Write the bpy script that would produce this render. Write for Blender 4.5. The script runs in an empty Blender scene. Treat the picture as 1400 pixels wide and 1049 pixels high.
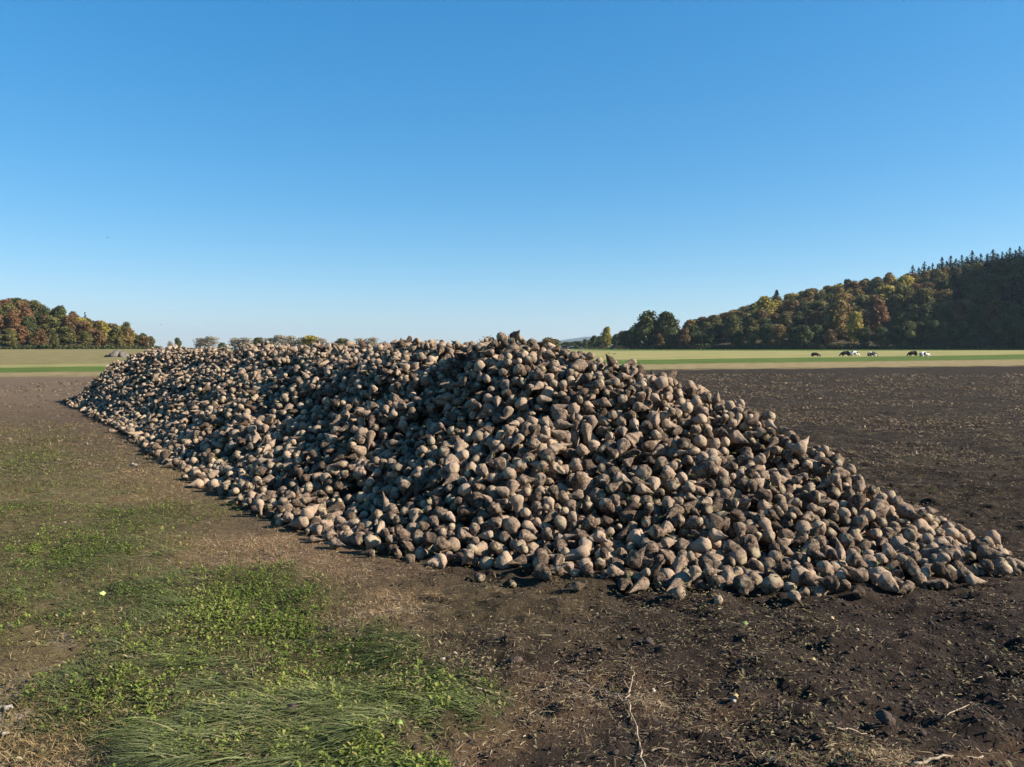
import bpy, math, random
import numpy as np
from mathutils import Vector, Matrix

rng = np.random.default_rng(7)
random.seed(7)
sc = bpy.context.scene
COL = sc.collection

# ------------------------------------------------------------------ camera geometry
F = 1078.0; CX, CY = 700.0, 524.5; HOR = 476.0; CAMZ = 1.6
PITCH = math.atan((CY - HOR) / F)
cp, sp = math.cos(PITCH), math.sin(PITCH)

def ray(px, py):
    a = (px - CX) / F; b = -(py - CY) / F
    return np.array([a, cp + b * sp, -sp + b * cp])

def ground(px, py):
    d = ray(px, py); t = -CAMZ / d[2]
    return d[0] * t, d[1] * t

def project(x, y, z):
    x = np.asarray(x, float); y = np.asarray(y, float); z = np.asarray(z, float) - CAMZ
    dep = y * cp - z * sp
    up = y * sp + z * cp
    dep = np.where(np.abs(dep) < 1e-3, 1e-3, dep)
    return CX + F * x / dep, CY - F * up / dep, dep

def at(px, py, Y):            # world point seen at pixel (px,py) at distance Y
    d = ray(px, py); t = Y / d[1]
    return d[0] * t, Y, CAMZ + d[2] * t

# ------------------------------------------------------------------ noise
_perm = rng.random((256, 256))
def vnoise(x, y):
    x = np.asarray(x, float); y = np.asarray(y, float)
    xi = np.floor(x).astype(int); yi = np.floor(y).astype(int)
    fx = x - xi; fy = y - yi
    fx = fx * fx * (3 - 2 * fx); fy = fy * fy * (3 - 2 * fy)
    a = _perm[xi & 255, yi & 255]; b = _perm[(xi + 1) & 255, yi & 255]
    c = _perm[xi & 255, (yi + 1) & 255]; d = _perm[(xi + 1) & 255, (yi + 1) & 255]
    return (a + (b - a) * fx) * (1 - fy) + (c + (d - c) * fx) * fy
def fbm(x, y, o=4, s=1.0):
    r = 0; amp = 1.0; tot = 0
    for k in range(o):
        r = r + amp * (vnoise(x * s + 17.3 * k, y * s + 9.1 * k) - .5) * 2
        tot += amp; amp *= .5; s *= 2.03
    return r / tot
def sstep(a, b, x):
    t = np.clip((x - a) / (b - a), 0, 1); return t * t * (3 - 2 * t)

# ------------------------------------------------------------------ object helpers
def build_mesh(name, V, quads=None, tris=None, mats=(), smooth=False, attrs=None, fattrs=None, midx=None):
    me = bpy.data.meshes.new(name)
    V = np.asarray(V, np.float32)
    nq = 0 if quads is None else len(quads); nt = 0 if tris is None else len(tris)
    loops = []
    if nq: loops.append(np.asarray(quads, np.int32).ravel())
    if nt: loops.append(np.asarray(tris, np.int32).ravel())
    loops = np.concatenate(loops)
    starts = np.concatenate([np.arange(nq) * 4, nq * 4 + np.arange(nt) * 3]).astype(np.int32)
    me.vertices.add(len(V)); me.vertices.foreach_set('co', V.ravel())
    me.loops.add(len(loops)); me.loops.foreach_set('vertex_index', loops)
    me.polygons.add(nq + nt); me.polygons.foreach_set('loop_start', starts)
    if smooth: me.polygons.foreach_set('use_smooth', np.ones(nq + nt, bool))
    for m in mats: me.materials.append(m)
    if midx is not None: me.polygons.foreach_set('material_index', np.asarray(midx, np.int32))
    me.update(calc_edges=True)
    for k, v in (attrs or {}).items():
        a = me.attributes.new(k, 'FLOAT', 'POINT'); a.data.foreach_set('value', np.asarray(v, np.float32))
    return me

def link(name, me, parent=None, **props):
    o = bpy.data.objects.new(name, me); COL.objects.link(o)
    if parent: o.parent = parent
    for k, v in props.items(): o[k] = v
    return o

# ------------------------------------------------------------------ material helpers
class NT:
    def __init__(s, name):
        s.m = bpy.data.materials.new(name); s.m.use_nodes = True
        s.t = s.m.node_tree; s.t.nodes.clear()
        s.out = s.t.nodes.new('ShaderNodeOutputMaterial')
    def n(s, typ, **kw):
        nd = s.t.nodes.new(typ)
        for k, v in kw.items(): setattr(nd, k, v)
        return nd
    def L(s, a, b): s.t.links.new(a, b)
    def set(s, sock, v):
        if hasattr(v, 'is_output'): s.L(v, sock)
        else: sock.default_value = v
    def math(s, op, a, b=0.0, c=0.0, clamp=False):
        nd = s.n('ShaderNodeMath', operation=op, use_clamp=clamp)
        s.set(nd.inputs[0], a); s.set(nd.inputs[1], b); s.set(nd.inputs[2], c)
        return nd.outputs[0]
    def mix(s, f, a, b, blend='MIX'):
        nd = s.n('ShaderNodeMix', data_type='RGBA', blend_type=blend)
        s.set(nd.inputs[0], f)
        for i, v in ((6, a), (7, b)):
            if isinstance(v, tuple): v = (*v[:3], 1)
            s.set(nd.inputs[i], v)
        return nd.outputs[2]
    def pos(s): return s.n('ShaderNodeNewGeometry').outputs['Position']
    def noise(s, scale, detail=4, rough=.55, vec=None, dist=0.0):
        nd = s.n('ShaderNodeTexNoise'); nd.inputs['Scale'].default_value = scale
        nd.inputs['Detail'].default_value = detail; nd.inputs['Roughness'].default_value = rough
        nd.inputs['Distortion'].default_value = dist
        s.L(vec if vec is not None else s.pos(), nd.inputs['Vector'])
        return nd.outputs['Fac']
    def ramp(s, f, lo, hi):
        nd = s.n('ShaderNodeMapRange', interpolation_type='SMOOTHSTEP')
        s.set(nd.inputs[0], f); s.set(nd.inputs[1], lo); s.set(nd.inputs[2], hi)
        return nd.outputs[0]
    def attr(s, name):
        return s.n('ShaderNodeAttribute', attribute_name=name).outputs['Fac']
    def bump(s, h, dist, strength=1.0):
        nd = s.n('ShaderNodeBump'); nd.inputs['Strength'].default_value = strength
        nd.inputs['Distance'].default_value = dist; s.L(h, nd.inputs['Height']); return nd.outputs[0]
    def principled(s, col, rough=.9, normal=None, spec=.2):
        b = s.n('ShaderNodeBsdfPrincipled')
        if isinstance(col, tuple): col = (*col[:3], 1)
        s.set(b.inputs['Base Color'], col); s.set(b.inputs['Roughness'], rough)
        b.inputs['Specular IOR Level'].default_value = spec
        if normal is not None: s.L(normal, b.inputs['Normal'])
        s.L(b.outputs[0], s.out.inputs['Surface']); return b
    def leafy(s, col, trans=.3, rough=.7, spec=.15):
        b = s.n('ShaderNodeBsdfPrincipled'); s.set(b.inputs['Base Color'], col)
        b.inputs['Roughness'].default_value = rough; b.inputs['Specular IOR Level'].default_value = spec
        t = s.n('ShaderNodeBsdfTranslucent'); s.set(t.inputs['Color'], col)
        mx = s.n('ShaderNodeMixShader'); mx.inputs[0].default_value = trans
        s.L(b.outputs[0], mx.inputs[1]); s.L(t.outputs[0], mx.inputs[2]); s.L(mx.outputs[0], s.out.inputs['Surface'])

# ------------------------------------------------------------------ sun, sky, camera
SUN_EL = math.radians(30); SUN_AZ = math.radians(-10)      # azimuth from +X (right), negative = behind the camera
sdir = Vector((math.cos(SUN_EL) * math.cos(SUN_AZ), math.cos(SUN_EL) * math.sin(SUN_AZ), math.sin(SUN_EL)))
ld = bpy.data.lights.new('sun', 'SUN'); ld.energy = 5.0; ld.angle = math.radians(.5); ld.color = (1, .89, .755)
lo = bpy.data.objects.new('sun', ld); COL.objects.link(lo); lo.location = sdir * 60
lo.rotation_euler = sdir.to_track_quat('Z', 'Y').to_euler()
w = bpy.data.worlds.new('World'); sc.world = w; w.use_nodes = True
wt = w.node_tree; wt.nodes.clear()
sky = wt.nodes.new('ShaderNodeTexSky'); sky.sky_type = 'NISHITA'; sky.sun_disc = False
sky.sun_elevation = SUN_EL; sky.sun_rotation = math.pi / 2 - SUN_AZ
sky.altitude = 500; sky.air_density = 1.0; sky.dust_density = .15; sky.ozone_density = 1.5
bg = wt.nodes.new('ShaderNodeBackground'); bg.inputs[1].default_value = .0672
wo = wt.nodes.new('ShaderNodeOutputWorld')
hs = wt.nodes.new('ShaderNodeHueSaturation'); hs.inputs['Saturation'].default_value = 1.35
wt.links.new(sky.outputs[0], hs.inputs['Color']); 
def _wm(op, a, b):
    nd = wt.nodes.new('ShaderNodeMath'); nd.operation = op
    for i, v in enumerate((a, b)):
        if hasattr(v, 'is_output'): wt.links.new(v, nd.inputs[i])
        else: nd.inputs[i].default_value = v
    return nd.outputs[0]
ss_ = wt.nodes.new('ShaderNodeSeparateColor'); cc_ = wt.nodes.new('ShaderNodeCombineColor'); wt.links.new(hs.outputs[0], ss_.inputs[0])
KS = .13 * 1.275                                      # clear autumn air: deeper blue aloft, pale blue rather than cream at the horizon
for i, (a_, p_) in enumerate(((.552, .946), (.70, .66), (.905, .575))):
    wt.links.new(_wm('MULTIPLY', _wm('POWER', _wm('MULTIPLY', ss_.outputs[i], KS), p_), a_ / KS), cc_.inputs[i])
wt.links.new(cc_.outputs[0], bg.inputs[0]); wt.links.new(bg.outputs[0], wo.inputs[0])

cd = bpy.data.cameras.new('camera'); cam = bpy.data.objects.new('camera', cd); COL.objects.link(cam)
cd.sensor_width = 36; cd.lens = 36 * F / 1400; cd.clip_end = 40000; cd.clip_start = .05
cam.location = (0, 0, CAMZ); cam.rotation_euler = (math.pi / 2 - PITCH, 0, 0); sc.camera = cam
sc.view_settings.view_transform = 'Standard'; sc.view_settings.look = 'None'
sc.view_settings.exposure = 1.3; sc.view_settings.gamma = 1
sc.cycles.max_bounces = 5; sc.cycles.volume_bounces = 0

# ------------------------------------------------------------------ zones of the near ground
def blob(px, py, L):
    r = 0
    for (x, y, rx, ry, a) in L:
        r = np.maximum(r, a * np.exp(-(((px - x) / rx) ** 2 + ((py - y) / ry) ** 2) ** 1.5 * .7))
    return r
GRASS = [(120, 800, 180, 120, .55), (60, 690, 190, 60, .48), (40, 620, 110, 30, .42), (200, 1000, 150, 80, .75), (230, 880, 150, 60, .65), (400, 985, 190, 75, 1), (560, 990, 85, 75, .9), (480, 890, 90, 38, .95), (330, 1040, 220, 45, 1), (240, 825, 90, 26, .8),
         (130, 950, 75, 60, .4), (250, 930, 110, 50, .7), (600, 1050, 60, 35, .8), (190, 730, 95, 15, .5)]
WEED = [(320, 835, 105, 42, 1), (370, 860, 60, 30, .7), (180, 890, 95, 60, .8), (150, 960, 70, 55, .6), (60, 745, 90, 26, .65), (120, 775, 80, 20, .6),
        (170, 708, 100, 16, .75), (25, 643, 60, 13, .8), (590, 1040, 55, 28, .9), (200, 820, 80, 20, .7), (250, 690, 70, 12, .4), (130, 840, 190, 130, .42), (60, 720, 200, 70, .42), (20, 640, 120, 50, .4), (330, 960, 300, 120, .4),
        (600, 950, 25, 12, .6), (60, 600, 90, 14, .35), (430, 885, 40, 12, .5)]
DRY = [(390, 742, 110, 16, 1), (450, 775, 120, 22, .7), (110, 683, 150, 9, .8), (230, 655, 120, 14, .5), (540, 830, 60, 24, .8), (300, 775, 100, 20, .5),
       (690, 1000, 90, 35, .6), (1260, 1035, 140, 18, .7), (820, 960, 130, 25, .5), (400, 1000, 60, 30, .3)]
KHAKI = [(90, 760, 260, 120, .8), (150, 900, 220, 130, .7), (180, 690, 160, 40, .7), (20, 880, 120, 130, 1), (60, 1020, 130, 70, 1), (-80, 700, 160, 120, .9), (10, 620, 90, 40, .6), (140, 770, 140, 60, .6),
         (300, 900, 200, 120, .5), (640, 835, 170, 50, .35)]
STONY = [(0, 985, 32, 34, 1), (10, 900, 20, 10, .4)]
def zones(x, y):
    wx = x + .42 * fbm(x, y, 5, 1.7); wy = y + .55 * fbm(x + 31, y - 7, 5, 1.5)
    px, py, _ = project(wx, wy, 0 * wx)
    z = {}
    for k, L in (('grass', GRASS), ('weed', WEED), ('dry', DRY), ('khaki', KHAKI), ('stony', STONY)):
        z[k] = np.where(y > .6, blob(px, py, L), 0)
    # soil right of / in front of the heap is dark; the track to its left is lighter
    z['dark'] = sstep(400, 640, px + (py - 820) * .7) * sstep(560, 700, py + 400 * (px > 950))
    z['px'] = px; z['py'] = py
    return z

def far_rise(x, y):
    d = np.hypot(x, y)
    return sstep(140, 420, d) * np.where(x < 0, 1.0, .7)

def gheight(x, y, z=None):
    x = np.asarray(x, float); y = np.asarray(y, float)
    if z is None: z = zones(x, y)
    near = 1 - sstep(25, 60, np.hypot(x, y))
    rough = .024 + .040 * z['dark']
    h = rough * fbm(x, y, 6, 3.9) + .03 * fbm(x + 5, y, 3, .5)
    cl = np.maximum(fbm(x + 80, y, 3, 7.0) - .12, 0)
    h = h + .06 * cl * z['dark']
    rt = np.abs(((x * .55 + y * .83) * 1.25 + .25 * fbm(x, y, 2, 1.2)) % 1 - .5)    # shallow tillage lines in the dark soil
    h = h - .014 * (rt < .12) * z['dark']
    h = h + .085 * z['grass'] * (.6 + .7 * fbm(x + 3, y + 50, 3, 2.2))
    return h * near * sstep(.3, 1.2, np.hypot(x, y)) + far_rise(x, y)

def axis(a0, a1, step, lo, hi, g=1.07):
    c = list(np.arange(a0, a1, step)); s = step; v = c[-1]
    while v < hi: s *= g; v += s; c.append(v)
    s = step; v = c[0]; l = []
    while v > lo: s *= g; v -= s; l.append(v)
    return np.array(l[::-1] + c)

gx = axis(-4.6, 4.8, .024, -13500, 13500); gy = axis(2.3, 8.6, .024, -2500, 13500, 1.06)
GX, GY = np.meshgrid(gx, gy)
Z = zones(GX.ravel(), GY.ravel())
GZ = gheight(GX.ravel(), GY.ravel(), Z)
ny, nx = GX.shape
idx = np.arange(nx * ny).reshape(ny, nx)
gq = np.stack([idx[:-1, :-1], idx[:-1, 1:], idx[1:, 1:], idx[1:, :-1]], -1).reshape(-1, 4)

def line_band(g, sx, sy, off, slope, wob, wscale, soft):
    """1 beyond the line y = off + slope*x (in metres), with a wobbling edge"""
    v = g.math('SUBTRACT', sy, g.math('MULTIPLY', sx, slope))
    n = g.math('MULTIPLY', g.math('SUBTRACT', g.noise(wscale, 3), .5), wob)
    return g.ramp(g.math('ADD', v, n), off - soft, off + soft)

g = NT('field_soil')
sep = g.n('ShaderNodeSeparateXYZ'); g.L(g.pos(), sep.inputs[0]); sx, sy = sep.outputs[0], sep.outputs[1]
fine = g.noise(60, 6, .7); mid = g.noise(9, 5, .65); big = g.noise(.9, 4, .6); crumbs = g.noise(150, 4, .7)
mm = g.n('ShaderNodeMapping'); g.L(g.pos(), mm.inputs[0]); mm.inputs['Scale'].default_value = (.5, 1.6, 1); mm.inputs['Rotation'].default_value = (0, 0, math.radians(-22))
streak = g.noise(2.2, 8, .8, mm.outputs[0])
soilD = g.mix(g.ramp(mid, .3, .7), (.014, .0108, .0092), (.038, .029, .023))
soilL = g.mix(g.ramp(mid, .3, .7), (.048, .034, .024), (.130, .090, .060))
soil = g.mix(g.attr('dark'), soilL, soilD)
soil = g.mix(g.ramp(big, .35, .75), soil, g.mix(.4, soil, (.08, .057, .043)))
# the wide dark field away from the heap
fieldc = g.mix(g.ramp(streak, .35, .7), (.014, .011, .0095), (.054, .041, .030))
fieldc = g.mix(g.math('MULTIPLY', g.ramp(g.noise(5, 8, .8), .55, .66), .6), fieldc, (.17, .14, .085))
fieldc = g.mix(g.math('MULTIPLY', g.ramp(g.noise(1.1, 7, .8), .52, .66), .45), fieldc, (.075, .080, .032))
rightside = g.ramp(g.math('SUBTRACT', sy, g.math('MULTIPLY', sx, -.9)), 9.5, 12.5)
leftfar = g.ramp(sy, 14, 26)
farm = g.math('MAXIMUM', rightside, leftfar)
farmix = g.mix(g.ramp(sx, -14, -4), g.mix(.6, fieldc, (.19, .135, .092)), fieldc)
soil = g.mix(farm, soil, farmix)
soil = g.mix(g.math('MULTIPLY', g.ramp(fine, .56, .68), .55), soil, g.mix(g.attr('dark'), (.24, .19, .13), (.13, .10, .075)))
soil = g.mix(g.math('MULTIPLY', g.ramp(crumbs, .62, .72), .35), soil, (.22, .18, .13))
kh = g.mix(g.ramp(g.noise(14, 5, .7), .35, .65), (.105, .078, .038), (.21, .16, .075))
soil = g.mix(g.math('MULTIPLY', g.attr('khaki'), .8), soil, kh)
dr = g.mix(g.ramp(g.noise(25, 5, .7), .35, .65), (.15, .085, .045), (.33, .21, .115))
soil = g.mix(g.math('MULTIPLY', g.attr('dry'), .55), soil, dr)
gr = g.mix(g.ramp(g.noise(18, 5, .7), .35, .65), (.040, .040, .018), (.10, .10, .038))
soil = g.mix(g.math('MULTIPLY', g.math('MAXIMUM', g.attr('weed'), g.attr('grass')), .85), soil, gr)
soil = g.mix(g.math('MULTIPLY', g.attr('stony'), g.ramp(g.noise(30, 4), .4, .6)), soil, (.40, .33, .26))
# bands of the valley floor
tan = g.mix(g.ramp(g.noise(.8, 6, .7), .35, .65), (.17, .132, .062), (.28, .222, .115))
grn = g.mix(g.ramp(g.noise(.25, 5, .6), .3, .7), (.060, .095, .020), (.10, .135, .035))
pale = g.mix(g.ramp(g.noise(.1, 5, .6), .3, .7), (.20, .185, .070), (.28, .25, .105))
khm = g.mix(g.ramp(g.noise(.35, 7, .75), .4, .6), (.135, .118, .048), (.215, .182, .085))
b1 = line_band(g, sx, sy, 54.5, .375, 14, .35, 3)
b2 = line_band(g, sx, sy, 70, .57, 9, .3, 2.5)
b3 = line_band(g, sx, sy, 96, .74, 14, .2, 5)
b4 = line_band(g, sx, sy, 112, .74, 16, .12, 5)
col = g.mix(b1, soil, tan); col = g.mix(b2, col, grn); col = g.mix(b3, col, pale)
leftside = g.ramp(sx, 0, -25)
col = g.mix(g.math('MULTIPLY', b4, g.math('SUBTRACT', 1.0, g.ramp(sx, -20, 20))), col, khm)
far2 = g.ramp(g.math('ADD', sy, g.math('MULTIPLY', g.math('SUBTRACT', g.noise(.02, 3), .5), 60)), 290, 330)
col = g.mix(g.math('MULTIPLY', far2, g.ramp(sx, 0, 60)), col, grn)
col = g.mix(g.ramp(g.n('ShaderNodeVectorMath', operation='LENGTH').outputs[1] if False else sy, 900, 1800), col, (.09, .10, .05))
bh = g.math('ADD', g.math('MULTIPLY', g.noise(24, 6, .75), .6), g.math('MULTIPLY', fine, .4))
g.principled(col, .95, g.bump(bh, .055, 1.0), .05)
me = build_mesh('ground', np.stack([GX.ravel(), GY.ravel(), GZ], 1), gq, mats=[g.m], smooth=True,
                attrs={k: Z[k] for k in ('grass', 'weed', 'dry', 'khaki', 'stony', 'dark')})
link('ground', me, kind='structure', label='valley floor of dark soil, grassy track and far strips of stubble and pasture')

# ------------------------------------------------------------------ the heap: surface
FOOT = [(85, 553), (120, 570), (165, 592), (215, 630), (290, 676), (345, 702), (400, 724), (470, 748), (560, 768), (690, 786), (850, 806), (960, 814), (1060, 822), (1200, 812),
        (1300, 802), (1372, 790)]
foot = [ground(*p) for p in FOOT] + [(3.75, 6.1), (3.75, 7.2), (3.6, 8.4), (3.0, 10.0), (1.6, 12.6), (-1.5, 17), (-5.5, 23.5), (-8.5, 27), (-11.2, 26), (-12.8, 24)]
foot = np.array(foot)
RIDGE = np.array([at(170, 483, 23.4), at(215, 476, 22.3), at(320, 474, 17.5), at(430, 470, 14.0), at(520, 467, 11.6), at(600, 466, 10.2), at(625, 468, 9.8), at(680, 457, 9.0), at(705, 461, 8.9),
                  at(760, 478, 8.5), at(830, 492, 8.3), at(900, 509, 8.1), at(1000, 548, 7.7), at(1100, 600, 7.2), at(1200, 660, 6.7), at(1300, 722, 6.2), at(1362, 772, 5.85)])
def seg_dist(P, A, B):
    AB = B - A; t = np.clip(((P - A) @ AB) / (AB @ AB), 0, 1)
    return np.hypot(*(P - (A + t[:, None] * AB)).T), t
def inside(P, poly):
    r = np.zeros(len(P), bool); n = len(poly)
    for i in range(n):
        a, b = poly[i], poly[(i + 1) % n]
        c = ((a[1] > P[:, 1]) != (b[1] > P[:, 1])) & (P[:, 0] < (b[0] - a[0]) * (P[:, 1] - a[1]) / (b[1] - a[1] + 1e-12) + a[0])
        r ^= c
    return r
def heap(x, y):
    P = np.stack([np.ravel(x), np.ravel(y)], 1)
    P = P + .10 * np.stack([fbm(P[:, 0], P[:, 1], 3, 1.6), fbm(P[:, 0] + 40, P[:, 1], 3, 1.6)], 1)
    df = np.full(len(P), 1e9)
    for i in range(len(foot)):
        d, _ = seg_dist(P, foot[i], foot[(i + 1) % len(foot)]); df = np.minimum(df, d)
    ins = inside(P, foot); df = np.where(ins, df, -df)
    wsum = 0; hsum = 0; dr = np.full(len(P), 1e9)
    for i in range(len(RIDGE) - 1):
        d, t = seg_dist(P, RIDGE[i, :2], RIDGE[i + 1, :2])
        hz = RIDGE[i, 2] + t * (RIDGE[i + 1, 2] - RIDGE[i, 2])
        wgt = 1 / (d + .05) ** 6; wsum = wsum + wgt; hsum = hsum + wgt * hz
        dr = np.minimum(dr, d)
    H = hsum / wsum
    t = np.clip(df, 0, None) / (np.clip(df, 0, None) + dr + 1e-6)
    h = H * (1 - (1 - t) ** 1.12) 
    bump = .13 * fbm(P[:, 0] + 9, P[:, 1] + 4, 3, .75) + .08 * fbm(P[:, 0], P[:, 1] + 60, 2, 1.9)
    h = h + bump * sstep(.1, .6, df) * np.where(dr < .4, .55, 1)
    for (cx, cy, r, a) in HOLLOWS:
        h = h + a * np.exp(-((P[:, 0] - cx) ** 2 + (P[:, 1] - cy) ** 2) / r ** 2) * sstep(0, .4, df)
    return np.where(df < 0, -1, np.maximum(h, 0)), df
HOLLOWS = [(-1.45, 7.15, .45, -.30), (-1.05, 8.0, .55, -.30), (-.8, 8.8, .5, -.24), (-1.9, 8.3, .4, -.14), (-.35, 7.6, .35, -.14), (-.1, 9.0, .45, .10), (-2.9, 10.4, .55, -.22), (-2.3, 9.3, .45, -.16), (-4.2, 13.4, .6, -.2), (-3.6, 11.9, .5, -.16),
           (1.0, 6.9, .5, -.08), (2.6, 5.9, .35, -.09), (-.3, 6.6, .5, .09), (1.6, 6.2, .6, .07), (-2.6, 8.6, .4, .06)]

# ------------------------------------------------------------------ the heap: drop and roll the beets
CELL = .2
grid = {}
B = []                                        # x,y,z,r
HS_STEP = .08
hx0, hy0 = -14.0, 4.2
hxn, hyn = int((5 + 14) / HS_STEP), int((28 - 4.2) / HS_STEP)
hxs = hx0 + np.arange(hxn) * HS_STEP; hys = hy0 + np.arange(hyn) * HS_STEP
HXX, HYY = np.meshgrid(hxs, hys, indexing='ij')
SURF, DF = heap(HXX, HYY); SURF = SURF.reshape(HXX.shape); DF = DF.reshape(HXX.shape)
GRD = gheight(HXX.ravel(), HYY.ravel()).reshape(HXX.shape)
def surf(x, y):
    i = int((x - hx0) / HS_STEP); j = int((y - hy0) / HS_STEP)
    if 0 <= i < hxn and 0 <= j < hyn: return SURF[i, j], DF[i, j], GRD[i, j]
    return -1, -1, 0
HOLE = fbm(HXX.ravel(), HYY.ravel() + 300, 2, 3.2).reshape(HXX.shape)
THICK = .40; K = .97
def rest(x, y, r, s, gz):
    z = max(gz + r * .8, s - THICK + r * .5)
    ci, cj = int(x // CELL), int(y // CELL)
    for i in (ci - 1, ci, ci + 1):
        for j in (cj - 1, cj, cj + 1):
            for (bx, by, bz, br) in grid.get((i, j), ()):
                R = (r + br) * K; d2 = (x - bx) ** 2 + (y - by) ** 2
                if d2 < R * R:
                    zz = bz + math.sqrt(R * R - d2)
                    if zz > z: z = zz
    return z
cand = np.argwhere(DF > .0)
def try_drop(x, y, r, slack):
    s, d, gz = surf(x, y)
    if d < .01: return False
    if s > .2 and HOLE[int((x - hx0) / HS_STEP), int((y - hy0) / HS_STEP)] > .22: slack -= .15
    z = rest(x, y, r, s, gz)
    st = r * .7
    for it in range(2):                         # roll downhill a little
        best = None
        a0 = random.random() * 6.28
        for k in range(4):
            a = a0 + k * 1.5708; nx_, ny_ = x + st * math.cos(a), y + st * math.sin(a)
            s2, d2, g2 = surf(nx_, ny_)
            if d2 < .005: continue
            z2 = rest(nx_, ny_, r, s2, g2)
            if z2 < z - .004 and (best is None or z2 < best[2]): best = (nx_, ny_, z2, s2)
        if best is None: st *= .5; 
        else: x, y, z, s = best
        if st < r * .15: break
    if z + r * .55 > max(s, .10) + slack: return False
    grid.setdefault((int(x // CELL), int(y // CELL)), []).append((x, y, z, r)); B.append((x, y, z, r))
    return True
front = DF * 0
area_n = len(cand)
NDROP = int(area_n * HS_STEP ** 2 * 430)
pick = rng.integers(0, area_n, NDROP); jit = rng.random((NDROP, 2)); rr = rng.normal(.056, .0115, NDROP).clip(.036, .088)
sl = rng.random(NDROP) ** 2 * .10 - .03
for n in range(NDROP):
    i, j = cand[pick[n]]
    try_drop(hx0 + (i + jit[n, 0]) * HS_STEP, hy0 + (j + jit[n, 1]) * HS_STEP, rr[n], sl[n])
# a few strays beside the foot of the heap
for (px, py, r) in [(1392, 777, .055), (1378, 768, .06), (1352, 762, .05), (1290, 806, .06), (1120, 815, .07), (880, 812, .055), (858, 800, .05), (455, 752, .055),
                    (318, 690, .05), (268, 668, .06), (196, 622, .06), (232, 640, .055), (150, 592, .06), (1020, 818, .07), (740, 796, .06), (560, 770, .05), (96, 556, .07), (600, 776, .06), (655, 792, .045), (790, 812, .04), (930, 826, .05), (1090, 832, .045), (1178, 822, .04), (1245, 815, .05), (1335, 803, .045), (505, 764, .04), (380, 722, .045), (250, 660, .05), (700, 798, .035), (985, 836, .035), (1395, 786, .04), (176, 606, .05), (425, 742, .04)]:
    x, y = ground(px, py); y += .05
    B.append((x, y, float(gheight(np.array([x]), np.array([y]))[0]) + r * .75, r))
B = np.array(B); NB = len(B)
print('beets', NB)

# visible size of each beet: splat spheres near to far
W2, H2 = 700, 525
bpx, bpy_, bdep = project(B[:, 0], B[:, 1], B[:, 2])
order = np.argsort(bdep); buf = np.zeros((H2, W2), bool); vis = np.zeros(NB)
for n in order:
    cx, cy, rad = bpx[n] / 2, bpy_[n] / 2, F * B[n, 3] * 1.05 / bdep[n] / 2
    x0, x1, y0, y1 = max(0, int(cx - rad)), min(W2, int(cx + rad) + 2), max(0, int(cy - rad)), min(H2, int(cy + rad) + 2)
    if x1 <= x0 or y1 <= y0: continue
    yy, xx = np.ogrid[y0:y1, x0:x1]
    m = ((xx - cx) ** 2 + (yy - cy) ** 2 <= rad * rad); sub = buf[y0:y1, x0:x1]
    vis[n] = (m & ~sub).sum(); sub |= m
top300 = set(np.argsort(-vis)[:300].tolist())

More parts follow.
